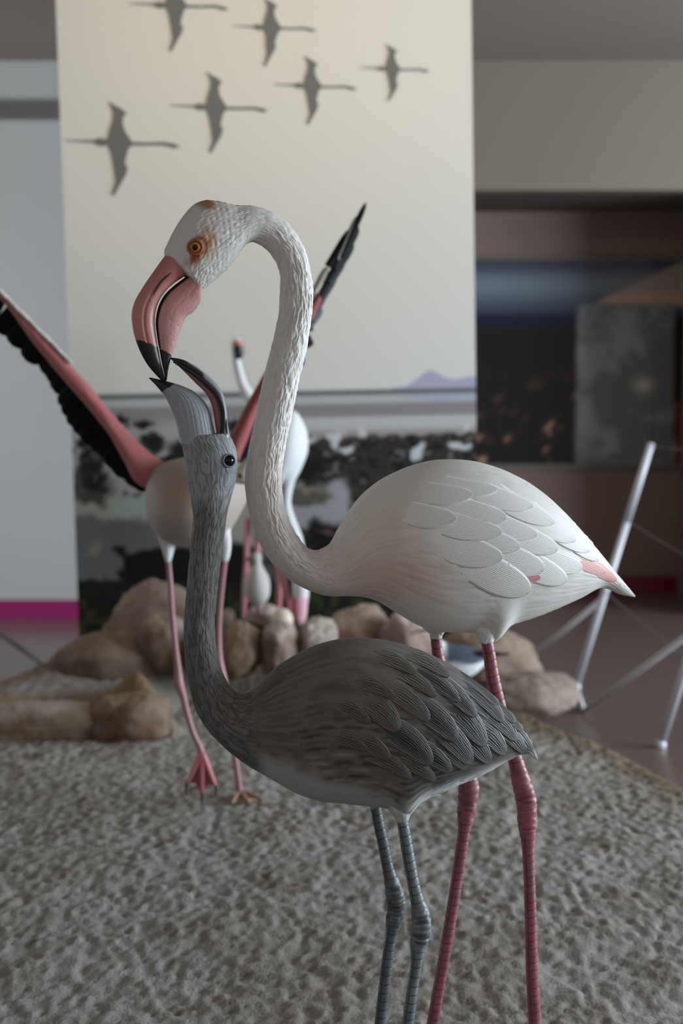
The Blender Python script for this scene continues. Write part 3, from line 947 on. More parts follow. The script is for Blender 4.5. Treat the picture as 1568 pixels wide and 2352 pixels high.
WF = [  # tip, base, half width, pointed, painter   (rear feathers first)
    ((1414, 1334), (1322, 1252), 16, .3, wpink), ((1388, 1316), (1300, 1262), 15, .3, wpink), ((1372, 1288), (1290, 1196), 17, .3, wcol), ((1350, 1268), (1250, 1172), 20, .2, wcol),
    ((1302, 1304), (1240, 1262), 13, .5, wpink), ((1334, 1306), (1220, 1258), 22, .2, wcol), ((1298, 1334), (1190, 1270), 26, .1, wcol),
    ((1240, 1326), (1160, 1312), 15, .4, wpink),
    ((1360, 1250), (1270, 1160), 13, .5, wcol), ((1318, 1244), (1200, 1150), 22, .3, wcol), ((1278, 1264), (1150, 1196), 25, .1, wcol), ((1270, 1204), (1140, 1120), 20, .2, wcol),
    ((1247, 1308), (1120, 1250), 28, 0, wcol),
    ((1231, 1230), (1110, 1180), 22, .6, wcol), ((1221, 1166), (1090, 1110), 20, .5, wcol),
    ((1192, 1258), (1070, 1208), 23, .4, wcol), ((1214, 1358), (1080, 1272), 34, -.2, wcol),
    ((1161, 1191), (1030, 1148), 23, .3, wcol), ((1139, 1126), (1010, 1100), 17, .3, wcol),
    ((1150, 1224), (1000, 1180), 24, .4, wcol), ((1152, 1282), (1020, 1238), 30, .6, wcol),
    ((1082, 1138), (962, 1118), 20, .2, wcol), ((1046, 1192), (930, 1166), 22, 0, wcol)]
for (tp, bs, hw, po, fn) in WF:
    tp, bs = np.array(tp, float), np.array(bs, float)
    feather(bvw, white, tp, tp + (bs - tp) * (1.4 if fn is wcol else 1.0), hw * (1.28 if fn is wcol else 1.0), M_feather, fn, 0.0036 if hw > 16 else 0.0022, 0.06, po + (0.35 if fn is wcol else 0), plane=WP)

# feathered thighs and legs
WN, WFAR = shift(WP, 0.046), shift(WP, -0.046)


def thigh(root, st, plane, colr, mat=M_skin):
    s = Sweep(st, plane, 90, 60)
    f_ = vn(s.u / 0.016, s.th * 0.03 / 0.0055, 5)
    cc = np.broadcast_to(np.array(colr, float), s.px.shape + (3,))
    cc = mixc(cc, 0.4 * np.clip(0.5 - np.abs(2 * f_ - 1), 0, 1), (120, 118, 116))
    return s.build('thigh', mat, root, 0.0022 * (np.abs(2 * f_ - 1) - .4), cc, 0.03)


thigh(white, [(1080, 1392, 1150, 1385, 12), (1082, 1425, 1146, 1415, 22), (1086, 1448, 1141, 1440, 23), (1098, 1465, 1135, 1458, 19), (1103, 1476, 1131, 1474, 14), (1106, 1480, 1128, 1478, 8)], WN, (216, 216, 214))
thigh(white, [(968, 1400, 1036, 1398, 12), (974, 1425, 1034, 1423, 20), (980, 1440, 1026, 1438, 20), (987, 1455, 1016, 1455, 16), (989, 1466, 1013, 1465, 12), (991, 1470, 1010, 1469, 7)], WFAR, (216, 216, 214))
PINK, PDARK = (146, 88, 96), (88, 44, 52)
make_leg(white, [(1115, 1462, 26), (1120, 1485, 26), (1132, 1560, 29), (1148, 1630, 30), (1168, 1700, 30), (1184, 1748, 32), (1195, 1790, 38), (1206, 1830, 43), (1210, 1865, 40), (1211, 1900, 38), (1212, 1930, 30), (1214, 1990, 25), (1218, 2100, 25), (1221, 2220, 26), (1228, 2352, 27)], WN, M_leg, PINK, PDARK, 5, foot_head=(-1, -.2), foot_s=0.11)
make_leg(white, [(1000, 1455, 24), (1002, 1480, 24), (1010, 1530, 27), (1030, 1640, 28), (1056, 1730, 28), (1068, 1770, 34), (1076, 1805, 43), (1074, 1835, 40), (1070, 1868, 38), (1067, 1895, 29), (1058, 1960, 26), (1038, 2090, 25), (1016, 2220, 25), (993, 2352, 26)], WFAR, M_leg, PINK, PDARK, 9, foot_head=(-1, -.3), foot_s=0.11)

# bill
UB = [(452, 606, 385, 578, 32), (427, 632, 350, 627, 27), (398, 652, 327, 661, 24), (376, 674, 309, 693, 23), (361, 701, 302, 720, 22), (355, 735, 304, 752, 21), (358, 770, 311, 780, 18), (363, 800, 321, 806, 15), (369, 832, 338, 837, 10), (375, 855, 357, 860, 6), (381, 877, 375, 878, 2)]
su = Sweep(UB, WP, 220, 90)
x, y = su.px, su.py
jag = 5 * (fbm(x / 5, y / 5, 3, 2) - .5)
c = np.ones(x.shape + (3,)) * np.array([186, 128, 123.])
c = mixc(c, 0.5 * sm(700, 560, y), (176, 116, 108))
k = np.cos(su.th)
c = mixc(c, 0.45 * np.exp(-((k - 0.1) / 0.10) ** 2) * sm(640, 680, y), (150, 78, 72))
c = mixc(c, 0.25 * (fbm(su.u / 0.01, su.th, 8, 3) > .55), (186, 112, 106))
tipm = sm(-2, 2, y - (782 + (x - 318) * 0.36) + jag)
c = mixc(c, tipm, (26, 25, 26))
c = mixc(c, 0.5 * tipm * sm(0.62, 0.75, fbm(su.u / .03, su.th * 4, 4, 2)), (46, 44, 44))
dis = -0.0022 * np.exp(-((k - 0.05) / 0.12) ** 2) * sm(640, 690, y) * (1 - tipm)
su.build('upper_bill', M_bill, white, dis, c, 0.02)
LB = [(459, 676, 452, 608, 28), (460, 690, 428, 634, 26), (455, 702, 402, 654, 24), (444, 716, 379, 676, 23), (428, 728, 364, 703, 22), (419, 745, 357, 737, 20), (410, 768, 360, 771, 17), (402, 795, 365, 800, 13), (395, 814, 371, 832, 9), (388, 840, 376, 855, 6), (383, 873, 380, 875, 2)]
sl = Sweep(LB, WP, 220, 90)
x, y = sl.px, sl.py
c = np.ones(x.shape + (3,)) * np.array([200, 152, 149.])
c = mixc(c, 0.5 * sm(720, 640, y), (186, 128, 125))
cr = fbm(sl.u / 0.03, sl.th * 5, 15, 3)
c = mixc(c, 0.25 * np.exp(-((cr - .5) / .025) ** 2), (160, 96, 96))
c = mixc(c, sm(0.80, 0.90, np.cos(sl.th)) * (y < 800), (30, 26, 27))
tipm = sm(-2, 2, y - (800 + (x - 362) * 0.55) + 5 * (fbm(x / 5, y / 5, 3, 2) - .5))
c = mixc(c, tipm, (30, 30, 31))
sl.build('lower_bill', M_bill, white, -0.0006 * np.exp(-((cr - .5) / .03) ** 2), c, 0.02)


def surf(sw_bvh, px, py, plane):
    d = rays(np.array(float(px)), np.array(float(py))); d = d / np.linalg.norm(d)
    hit, nrm, i, t = sw_bvh.ray_cast(Vector(CAMP), Vector(d))
    if hit is None:
        hit, nrm, i, t = sw_bvh.find_nearest(Vector(onp(np.array(float(px)), np.array(float(py)), plane)))
    n = np.array(nrm)
    if n @ d > 0: n = -n
    return np.array(hit), n


bu = Sweep(UB, WP, 90, 48).bvh()
q = [surf(bu, a, b, WP) for a, b in ((352, 678), (360, 662), (372, 645), (384, 634), (394, 626))]
tube('nostril', [p + n * 0.0003 for p, n in q], [.0005, .0016, .002, .0016, .0005], material('nostril_dark', (52, 28, 26), 0.6), white, 8, 20)

P, N = surf(bvw, 448, 568, WP)


def eyecol(ir, pupil, outer):
    def f(D):
        a = np.degrees(np.arccos(np.clip(D @ np.array([0, 0, 1.0]), -1, 1)))
        c = np.ones(D.shape[:2] + (3,)) * np.array(outer, float)
        c = mixc(c, 1 - sm(50, 56, a), ir)
        c = mixc(c, 1 - sm(22, 26, a), pupil)
        return c
    return f


def frame_to(n, view):
    z = n / np.linalg.norm(n)
    xx = np.cross([0, 0, 1.0], z); xx /= np.linalg.norm(xx)
    return np.array([xx, np.cross(z, xx), z])


vd = CAMP - P; vd /= np.linalg.norm(vd)
zdir = N * 0.7 + vd * 0.6
ball('eye', P - N * 0.0065, 0.0135, M_eye, white, 40, 40, eyecol((186, 112, 30), (14, 10, 8), (120, 60, 34)), frame_to(zdir, None))
th_ = np.linspace(0, 2 * math.pi, 25)
F3 = frame_to(N, None)
lidp = np.array([P + N * 0.001 + F3[0] * 0.0135 * math.cos(a) + F3[1] * 0.0135 * math.sin(a) for a in th_])
lm = material('eyelid_skin', (146, 92, 68), 0.55)
tube('eyelid', lidp, [0.0026] * 25, lm, white, 8, 50)

# ================================================================== GREY JUVENILE
jp = onp(np.array(900.), np.array(1700.), JP)
juv = thing('flamingo', 'dark grey juvenile flamingo with raised open beak in front of the white adult', 'flamingo', (jp[0], jp[1], gz(jp[0], jp[1])))
JST = [
    (1232, 1746, 1234, 1741, 2), (1208, 1731, 1219, 1704, 10), (1165, 1746, 1188, 1657, 32), (1110, 1776, 1137, 1605, 62), (1050, 1801, 1080, 1556, 88),
    (985, 1829, 1015, 1516, 106), (920, 1850, 945, 1487, 116), (855, 1850, 870, 1469, 120), (790, 1843, 800, 1466, 118), (735, 1838, 735, 1479, 110),
    (685, 1822, 680, 1504, 98), (640, 1798, 635, 1532, 84), (600, 1775, 601, 1563, 70), (562, 1752, 576, 1587, 60), (520, 1720, 557, 1594, 52),
    (480, 1680, 538, 1587, 46), (450, 1630, 519, 1562, 42), (433, 1568, 504, 1527, 39), (424, 1500, 495, 1478, 37), (422, 1440, 493, 1430, 36),
    (427, 1370, 497, 1380, 36), (432, 1310, 502, 1330, 36), (437, 1260, 508, 1280, 36), (441, 1215, 515, 1225, 37), (443, 1180, 523, 1172, 41),
    (437, 1142, 534, 1130, 45), (430, 1102, 542, 1098, 48), (425, 1062, 545, 1060, 49), (420, 1032, 541, 1030, 48), (414, 1012, 530, 1004, 43), (413, 1002, 520, 994, 34), (425, 1004, 512, 1000, 18)]
js = Sweep(JST, JP, 1150, 230)
x, y, u, th = js.px, js.py, js.u, js.th
neck = np.clip(sm(620, 560, x), 0, 1)
head = neck * sm(1190, 1120, y)
vv = th * 0.033
wv = vv + 0.0024 * (vn(u / 0.018, vv / 0.008, 131) - 0.5) * 2 + 0.0008 * (vn(u / 0.007, vv / 0.0035, 135) - .5) * 2
n1 = vn(u / 0.026, wv / 0.0029, 132); n2 = vn(u / 0.018, wv / 0.0021, 133)
fur = 0.65 * np.abs(2 * n1 - 1) ** 0.75 + 0.45 * np.abs(2 * n2 - 1) ** 0.8
vb = th * 0.115
wb = vb + 0.006 * (vn(u / 0.09, vb / 0.05, 141) - 0.5) * 2
b1 = vn(u / 0.10, wb / 0.0050, 142); b2 = vn(u / 0.05, wb / 0.0028, 143)
lines = 0.6 * np.abs(2 * b1 - 1) + 0.4 * np.abs(2 * b2 - 1)
lowline = 1690 + (x - 560) * 0.30 - np.maximum(x - 820, 0) * 0.50          # where the pale belly begins
lowline = np.where(x > 900, 1797 - (x - 900) * 0.27 + 12, np.minimum(1700 + (x - 560) * 0.32, 1800))
nlow = fbm(x / 30, y / 18, 151, 3)
belly = sm(-24, 22, y - lowline + 34 * (nlow - .5)) * (1 - neck)
rump = sm(-10, 14, y - (1793 - (x - 985) * 0.30)) * sm(925, 985, x)
stip = vn(u / 0.02, vb / 0.006, 147)
bodym = 1 - neck
smooth_b = belly * sm(930, 880, x)
disp = neck * (0.0021 + 0.0002 * head) * (fur - 0.45) * (1 - 0.35 * head) + bodym * (1 - 0.9 * smooth_b) * 0.0014 * (lines - 0.4) + rump * 0.0025 * (np.abs(2 * stip - 1) - .4)
disp = disp * np.minimum(1, sm(0, 0.03, js.s) + 0.2)
jc = np.ones(x.shape + (3,)) * np.array([102, 98, 94.])
# streaked coverts: elongated dark and light feather strokes
sv = wb / 0.0105 + 0.5 * (vn(u / 0.06, wb / 0.03, 171) - .5)
coli = np.floor(sv)
row = (u + 0.012 * vn(u / 0.05, wb / 0.02, 172)) / 0.052 + _h(coli, coli * 0, coli * 0, 5) * 7; rowi = np.floor(row)
fu = row - rowi; fv = sv - coli
jit = _h(rowi, np.floor(sv), rowi * 0, 77)
lens = 1 - sm(0.55, 1.1, np.hypot((fu - 0.5) / 0.52, (fv - 0.5) / (0.20 + 0.22 * fu)))
mid = sm(620, 720, x) * sm(1575, 1640, y) * sm(1150, 1000, x)
jc = mixc(jc, 0.85 * bodym * mid * lens * sm(0.25, 0.5, jit), (58, 54, 50))
jc = mixc(jc, 0.6 * bodym * mid * lens * sm(0.33, 0.2, jit), (152, 148, 142))
st2 = vn(u / 0.05, wb / 0.0065, 161)
jc = mixc(jc, 0.45 * bodym * (1 - mid) * sm(0.55, 0.75, st2), (72, 68, 64))
jc = mixc(jc, 0.30 * bodym * (1 - belly) * np.clip(0.4 - lines, 0, 1) * 2.4, (50, 47, 44))
jc = mixc(jc, 0.35 * bodym * sm(1560, 1480, y), (128, 124, 118))
jc = mixc(jc, belly * 0.95, (156, 156, 155))
jc = mixc(jc, 0.8 * belly * sm(860, 930, x) * lens * sm(0.35, 0.5, jit) * sm(1120, 1000, x), (72, 68, 66))
jc = mixc(jc, rump, (222, 226, 229))
jc = mixc(jc, 0.4 * rump * np.clip(0.5 - np.abs(2 * stip - 1), 0, 1) * 1.6, (96, 100, 104))
ncol = np.ones(x.shape + (3,)) * np.array([122, 122, 121.])
ncol = mixc(ncol, 0.5 * sm(1300, 1600, y), (92, 88, 85))
ncol = mixc(ncol, head * 0.85, (156, 160, 164))
jc = jc * (1 - neck[..., None]) + ncol * neck[..., None]
jc = mixc(jc, 0.85 * neck * (1 - 0.35 * head) * np.clip(0.62 - fur, 0, 1) * 1.5, (50, 48, 46))
eyed = np.exp(-((x - 522) / 22) ** 2 - ((y - 1072) / 34) ** 2) * head
jc = mixc(jc, 0.55 * eyed, (84, 90, 98))
flare(js, x, 926, 1, 0.028, 27); flare(js, x, 864, -1, 0.010, 18)
js.build('body', M_dark_skin, juv, disp, jc, vscale=0.034)
bvj = Sweep(JST, JP, 260, 80).bvh()


def jcol(S, T, fx, fy):
    c = np.ones(S.shape + (3,)) * np.array([124, 124, 124.])
    c = mixc(c, 0.9 * np.exp(-((T - 0.15) / 0.55) ** 2) * sm(0.05, 0.4, S), (44, 42, 41))
    c = mixc(c, 0.6 * sm(0.80, 0.98, np.abs(T)), (136, 134, 132))
    return mixc(c, 0.5 * sm(0.90, 0.99, S), (132, 130, 128))


def jbrown(S, T, fx, fy):
    c = np.ones(S.shape + (3,)) * np.array([116, 111, 105.])
    c = mixc(c, 0.5 * np.exp(-((T - 0.1) / 0.5) ** 2), (84, 80, 76))
    return mixc(c, 0.5 * sm(0.85, 0.99, S), (138, 134, 128))


JF = [
    ((1180, 1662), (1095, 1578), 12, .4, jcol), ((1142, 1622), (1030, 1528), 13, .4, jcol), ((1218, 1722), (1150, 1640), 12, .5, jcol), ((1206, 1728), (1110, 1650), 16, .3, jcol), ((1196, 1680), (1090, 1578), 14, .4, jcol), ((1158, 1730), (1070, 1650), 19, .1, jcol), ((1124, 1750), (1030, 1664), 20, .1, jcol),
    ((1154, 1658), (1040, 1555), 16, .4, jcol), ((1186, 1700), (1070, 1606), 17, .3, jcol), ((1074, 1762), (980, 1690), 22, .0, jcol), ((1036, 1769), (930, 1712), 20, .2, jcol),
    ((1114, 1712), (1010, 1606), 22, .1, jcol), ((1092, 1646), (960, 1545), 18, .4, jcol), ((1082, 1752), (960, 1640), 24, .1, jcol), ((1054, 1612), (930, 1530), 15, .4, jcol),
    ((1050, 1698), (915, 1602), 25, .1, jcol), ((1000, 1600), (880, 1530), 15, .5, jbrown), ((992, 1752), (862, 1664), 27, .3, jcol), ((985, 1654), (860, 1570), 21, .3, jbrown),
    ((1030, 1556), (905, 1492), 14, .5, jbrown), ((955, 1548), (840, 1500), 14, .5, jbrown), ((1000, 1790), (890, 1738), 16, .3, jbrown), ((945, 1786), (820, 1728), 16, .4, jbrown), ((850, 1660), (750, 1610), 14, .4, jbrown), ((842, 1720), (740, 1690), 13, .5, jbrown),
    ((916, 1676), (812, 1594), 25, .0, jbrown), ((906, 1602), (790, 1560), 14, .4, jbrown), ((896, 1742), (790, 1690), 19, .4, jbrown)]
for (tp, bs, hw, po, fn) in JF:
    tp, bs = np.array(tp, float), np.array(bs, float)
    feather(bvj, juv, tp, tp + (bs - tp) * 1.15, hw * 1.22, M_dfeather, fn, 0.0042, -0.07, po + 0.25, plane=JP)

JN, JFAR = shift(JP, 0.038), shift(JP, -0.038)
thigh(juv, [(888, 1808, 960, 1800, 12), (888, 1835, 956, 1825, 21), (890, 1848, 953, 1840, 22), (894, 1862, 950, 1850, 22), (905, 1876, 942, 1868, 18), (910, 1887, 937, 1884, 14), (914, 1890, 934, 1888, 8)], JN, (176, 178, 180))
thigh(juv, [(840, 1810, 892, 1808, 12), (844, 1838, 885, 1836, 16), (847, 1848, 880, 1846, 15), (850, 1856, 876, 1854, 12), (853, 1860, 873, 1858, 8)], JFAR, (150, 150, 150))
JG, JD = (112, 120, 124), (40, 42, 44)
make_leg(juv, [(922, 1880, 25), (926, 1900, 26), (938, 1970, 28), (950, 2035, 28), (958, 2070, 32), (966, 2105, 42), (968, 2130, 44), (964, 2155, 42), (959, 2180, 34), (956, 2210, 27), (946, 2280, 26), (936, 2352, 27)], JN, M_leg, JG, JD, 15, foot_head=(-1, -.1), foot_s=0.1)
make_leg(juv, [(862, 1850, 24), (866, 1875, 25), (880, 1940, 26), (892, 2000, 28), (902, 2035, 36), (909, 2070, 42), (909, 2092, 40), (904, 2118, 36), (900, 2140, 28), (890, 2200, 26), (882, 2270, 26), (873, 2352, 27)], JFAR, M_leg, (92, 98, 102), JD, 19, foot_head=(-1, -.2), foot_s=0.1)

# open bill
LJ = [(413, 1018, 503, 1026, 40), (406, 980, 495, 1000, 37), (398, 952, 488, 970, 34), (389, 931, 482, 945, 31), (379, 911, 469, 921, 27), (367, 896, 445, 899, 22), (356, 883, 415, 885, 15), (349, 876, 385, 876, 9), (341, 868, 346, 867, 2)]
s = Sweep(LJ, JP, 200, 160)
x, y = s.px, s.py
c = np.ones(x.shape + (3,)) * np.array([158, 164, 172.])
c = mixc(c, 0.4 * sm(460, 400, x), (134, 136, 140))
tipm = sm(3, -3, (x - 366) - (905 - y) * 1.45 + 6 * (fbm(x / 4, y / 4, 6, 2) - .5))
c = mixc(c, tipm, (22, 22, 23))
ln = np.zeros_like(x)
for (k0, a_) in ((-0.25, .5), (0.0, .4), (0.2, .45), (0.42, .3), (0.6, .25), (0.75, .2)):
    ln = np.maximum(ln, np.exp(-((np.cos(s.th) - (k0 + a_ * (s.s - .45) * 1.1)) / 0.020) ** 2) * sm(0.08, 0.16, s.s) * sm(0.85, 0.6, s.s))
c = mixc(c, 0.35 * ln, (92, 96, 104))
s.build('lower_bill', M_bill, juv, -0.0009 * ln, c, 0.02)
UJ = [(505, 1034, 540, 1040, 24), (509, 1002, 529, 1005, 22), (513, 966, 523, 974, 20), (510, 936, 520, 938, 18), (499, 908, 512, 904, 16), (476, 883, 495, 879, 14), (446, 859, 468, 854, 12), (418, 842, 440, 835, 10), (400, 831, 413, 824, 7), (392, 825, 393, 821, 3)]
s = Sweep(UJ, JP, 160, 60)
x, y = s.px, s.py
c = np.ones(x.shape + (3,)) * np.array([150, 156, 162.])
c = mixc(c, sm(472, 462, x + 4 * (fbm(x / 5, y / 5, 6) - .5)) * sm(0.95, 0.3, np.cos(s.th)), (34, 35, 37))
c = mixc(c, sm(436, 426, x), (28, 29, 30))
s.build('upper_bill', M_bill, juv, None, c, 0.02)
PJ = [(500, 1018, 506, 1026, 6), (494, 975, 512, 985, 9), (486, 932, 511, 945, 10), (474, 906, 501, 911, 10), (449, 880, 477, 883, 9), (426, 857, 447, 859, 7), (409, 840, 419, 842, 5), (397, 829, 400, 831, 2)]
s = Sweep(PJ, shift(JP, -0.004), 120, 40)
s.build('palate', M_bill, juv, None, (150, 104, 112), 0.02)
D = np.array([(505, 1026), (512, 990), (514, 966), (511, 938), (500, 910), (477, 885), (447, 860), (418, 842), (398, 830)], float)
pw = onp(D[:, 0], D[:, 1], shift(JP, 0.012))
cc_, rr_, NN_, uu_, tt_ = tube_arrays(pw, [.0035, .0042, .0042, .004, .0042, .0042, .004, .0034, .0022], 10, 150)
rr2 = rr_[:, None] * (1 + 0.10 * np.sin(uu_ / 0.0007)[:, None] * np.ones(10)[None, :] * (uu_ < 0.16)[:, None])
V = (cc_[:, None] + NN_ * rr2[..., None]).reshape(-1, 3)
mk('beak_edge', V, gridf(150, 10, True), material('beak_edge_black', (26, 26, 27), 0.35), juv)
bj = Sweep(UJ, JP, 80, 40).bvh()
q = [surf(bvj, a, b, JP) if b > 1000 else surf(bj, a, b, JP) for a, b in ((519, 962), (519, 975), (520, 988), (522, 998))]
tube('nostril', [p + n * 0.0002 for p, n in q], [.0006, .0022, .0022, .0006], material('nostril_black', (38, 40, 44), 0.6), juv, 8, 16)
P, N = surf(bvj, 525, 1058, JP)
vd = CAMP - P; vd /= np.linalg.norm(vd)
N2 = (N + vd); N2 /= np.linalg.norm(N2)
ball('eye', P - N2 * 0.004, 0.0118, M_eye, juv, 32, 32, (8, 8, 9))
F3 = frame_to(N2, None)
lidp = np.array([P + N2 * 0.003 + F3[0] * 0.0118 * math.cos(a) + F3[1] * 0.0122 * math.sin(a) for a in th_])
tube('eyelid', lidp, [0.0019] * 25, material('grey_eyelid', (120, 126, 134), 0.5), juv, 8, 50)

# ================================================================== FLAMINGO WITH SPREAD WINGS
YB = 4.67
sp = at(455, 1845, YB)
spread = thing('flamingo', 'flamingo with both wings raised wide, showing pink arms and black flight feathers, behind the pair', 'flamingo', (sp[0], YB, 0.0))


def soft_body(parent, name, st, plane, colfn, nu=120, nv=64, mat=None):
    s = Sweep(st, plane, nu, nv)
    n_ = fbm(s.u / 0.05, s.th * 2, 3, 3)
    return s.build(name, mat or M_soft, parent, 0.004 * (n_ - .5), colfn(s), 0.05)


BP = vplane(455, YB, 0)


def spread_col(s):
    x, y = s.px, s.py
    c = np.ones(x.shape + (3,)) * np.array([164, 152, 146.])
    c = mixc(c, 0.5 * np.exp(-((x - 420) / 60) ** 2 - ((y - 1120) / 40) ** 2), (172, 138, 116))
    c = mixc(c, 0.4 * sm(1180, 1250, y), (152, 138, 138))
    return c


# body seen almost end on: swept from top to belly
soft_body(spread, 'body', [(425, 1050, 475, 1050, 30), (372, 1064, 545, 1062, 90), (345, 1095, 578, 1090, 150), (336, 1140, 573, 1132, 190), (340, 1180, 556, 1172, 190), (352, 1215, 535, 1208, 150), (372, 1242, 518, 1236, 100), (420, 1256, 490, 1252, 40)], BP, spread_col)
# folded neck and turned head, mostly hidden behind the juvenile and the adult neck
NPL = shift(BP, 0.24)
soft_body(spread, 'neck', [(440, 1195, 480, 1172, 24), (470, 1152, 505, 1128, 20), (505, 1124, 530, 1090, 20), (535, 1110, 552, 1066, 25), (560, 1113, 572, 1056, 26), (576, 1112, 585, 1063, 18)], NPL, lambda s: np.ones(s.px.shape + (3,)) * np.array([204, 200, 190.]))
soft_body(spread, 'bill', [(562, 1112, 572, 1080, 16), (576, 1122, 588, 1090, 16), (594, 1140, 606, 1112, 12), (604, 1160, 614, 1150, 8), (606, 1170, 609, 1170, 2)], NPL, lambda s: mixc(np.ones(s.px.shape + (3,)) * np.array([190, 112, 112.]), sm(1140, 1148, s.py), (30, 28, 28)), 40, 24, M_bill)
P0 = onp(np.array(552.), np.array(1092.), shift(NPL, 0.030))
ball('eye', P0, 0.009, M_eye, spread, 14, 16, (90, 50, 20))
M_pinkarm = material('pink_wing_arm', rough=0.6, attr=True, spec=0.3, bump=('obj', (90, 90, 90), 0.2, 0.003))
M_black = material('black_flight_feather', rough=0.85, attr=True, spec=0.1)


def wing_arm(parent, st, plane, colr, name='wing_arm'):
    return soft_body(parent, name, st, plane, lambda s: mixc(np.ones(s.px.shape + (3,)) * np.array(colr, float), 0.4 * sm(0.45, 0.6, fbm(s.u / 0.04, s.th * 2, 9, 3)), np.array(colr) * 0.92), 120, 32, M_pinkarm)


def quill(parent, base, tip, hw, Y0, Y1, colr, thick=0.004):
    """a long flight feather as a thin solid blade between two photo points, with its own depth"""
    base = np.array(base, float); tip = np.array(tip, float)
    ax = tip - base; L = np.linalg.norm(ax); ax /= L; pr = np.array([-ax[1], ax[0]])
    s = np.linspace(0, 1, 14); prof = np.where(s < .65, .8 + .2 * s / .65, np.sqrt(np.clip(1 - ((s - .65) / .35) ** 2.2, 0, 1)))
    t = np.linspace(-1, 1, 5)
    S, T = np.meshgrid(s, t, indexing='ij')
    fx = base[0] + ax[0] * L * S + pr[0] * hw * prof[:, None] * T
    fy = base[1] + ax[1] * L * S + pr[1] * hw * prof[:, None] * T
    V = at(fx, fy, Y0 + (Y1 - Y0) * S - 0.01 * (1 - T ** 2))
    Vb = V + np.array([0, thick, 0])
    f = gridf(14, 5)
    nb = 70
    rim = [i * 5 for i in range(14)] + [65 + j for j in range(1, 5)] + [i * 5 + 4 for i in range(12, -1, -1)] + [3, 2, 1, 0]
    sk = np.array([[rim[k], rim[k + 1], nb + rim[k + 1], nb + rim[k]] for k in range(len(rim) - 1)])
    VV = np.concatenate([V.reshape(-1, 3), Vb.reshape(-1, 3)])
    c = np.broadcast_to(np.array(colr, float), (140, 3))
    return mk('flight_feather', VV, [f, f[:, ::-1] + nb, sk], M_black, parent, c)


PINKA = (178, 108, 110)
# left wing: arm
wing_arm(spread, [(358, 1132, 378, 1064, 30), (312, 1108, 332, 1030, 34), (288, 1066, 292, 990, 32), (250, 998, 252, 944, 28), (196, 930, 204, 884, 24), (128, 852, 142, 818, 18), (72, 782, 84, 754, 14), (30, 722, 36, 708, 10), (-20, 664, -16, 656, 8), (-120, 560, -117, 556, 3)], BP, PINKA)
# pale coverts along the leading edge
for k in range(7):
    t = k / 6
    bx, by = 160 - 150 * t, 838 - 150 * t
    quill(spread, (bx + 4, by - 4), (bx - 44, by - 50 - 5 * (k % 2)), 5, YB - 0.012, YB - 0.004, (206, 196, 190))
# black flight feathers hang from the arm
ARX = np.array([-180, -120, -20, 32, 78, 134, 200, 250, 290, 322, 366.]); ARY = np.array([540, 556, 660, 716, 770, 838, 910, 975, 1034, 1075, 1100.])
LQ = []
for (tx_, ty_, hw) in ((312, 1124, 20), (292, 1112, 26), (268, 1094, 28), (250, 1074, 28), (234, 1052, 28), (216, 1036, 28), (198, 1020, 28), (182, 1002, 28), (168, 984, 28), (156, 962, 28), (146, 940, 28), (126, 902, 28), (110, 874, 28), (94, 852, 28), (60, 830, 28), (28, 795, 28), (0, 768, 28), (-36, 728, 26), (-76, 690, 24), (-120, 648, 22), (-165, 610, 18)):
    bx_ = tx_ + 34
    LQ.append(((bx_, np.interp(bx_, ARX, ARY) - 2), (tx_, ty_), hw))
for i, (b, t_, hw) in enumerate(LQ):
    quill(spread, b, t_, hw, YB + 0.025 + 0.003 * (i % 2), YB + 0.10 + 0.004 * (i % 3), (17, 17, 18))
# right wing: arm rises behind the adult neck
wing_arm(spread, [(548, 1060, 526, 1000, 28), (568, 1010, 540, 978, 30), (588, 962, 562, 936, 26), (610, 915, 590, 886, 22), (640, 860, 622, 832, 18), (672, 805, 656, 782, 14), (702, 760, 690, 740, 12), (728, 712, 716, 690, 8), (738, 690, 732, 672, 4)], BP, (150, 78, 80))
RQ = [((566, 985), (556, 1056), 18), ((584, 950), (580, 1020), 18), ((604, 915), (606, 980), 20), ((626, 880), (634, 936), 20), ((650, 842), (660, 892), 20), ((674, 806), (686, 846), 18), ((698, 770), (708, 800), 16)]
for i, (b, t_, hw) in enumerate(RQ):
    quill(spread, b, t_, hw, YB + 0.03, YB + 0.09 + .004 * i, (40, 40, 42))
for i, (b, t_, hw, colr) in enumerate([((700, 760), (738, 704), 12, (92, 96, 100)), ((706, 756), (720, 752), 8, (70, 76, 80)), ((712, 735), (746, 662), 13, (84, 88, 92)), ((720, 712), (772, 624), 13, (70, 72, 74)), ((735, 680), (792, 588), 13, (62, 64, 66)), ((750, 650), (812, 556), 12, (52, 54, 56)), ((765, 618), (824, 520), 11, (46, 48, 50)), ((752, 612), (808, 524), 10, (28, 28, 27)), ((784, 590), (841, 464), 7, (30, 30, 30)), ((775, 596), (818, 496), 5, (150, 150, 146)), ((712, 690), (752, 612), 9, (172, 164, 156)), ((708, 716), (732, 682), 9, (200, 150, 152))]):
    quill(spread, b, t_, hw, YB + 0.02 - 0.004 * (i % 4) - (0.012 if i >= 7 else 0), YB + 0.03 - (0.012 if i >= 7 else 0), colr)

M_thinleg = material('pink_leg_paint', rough=0.45, attr=True, spec=0.4)


def simple_leg(parent, pts, Y, colr=(160, 116, 122), name='leg', n=80):
    pts = np.asarray(pts, float)
    Ys = np.asarray(Y, float) * np.ones(len(pts))
    w = at(pts[:, 0], pts[:, 1], Ys)
    r = pts[:, 2] / 2 / FPX * Ys * 0.9
    return tube(name, w, r, M_thinleg, parent, 12, n, colr)


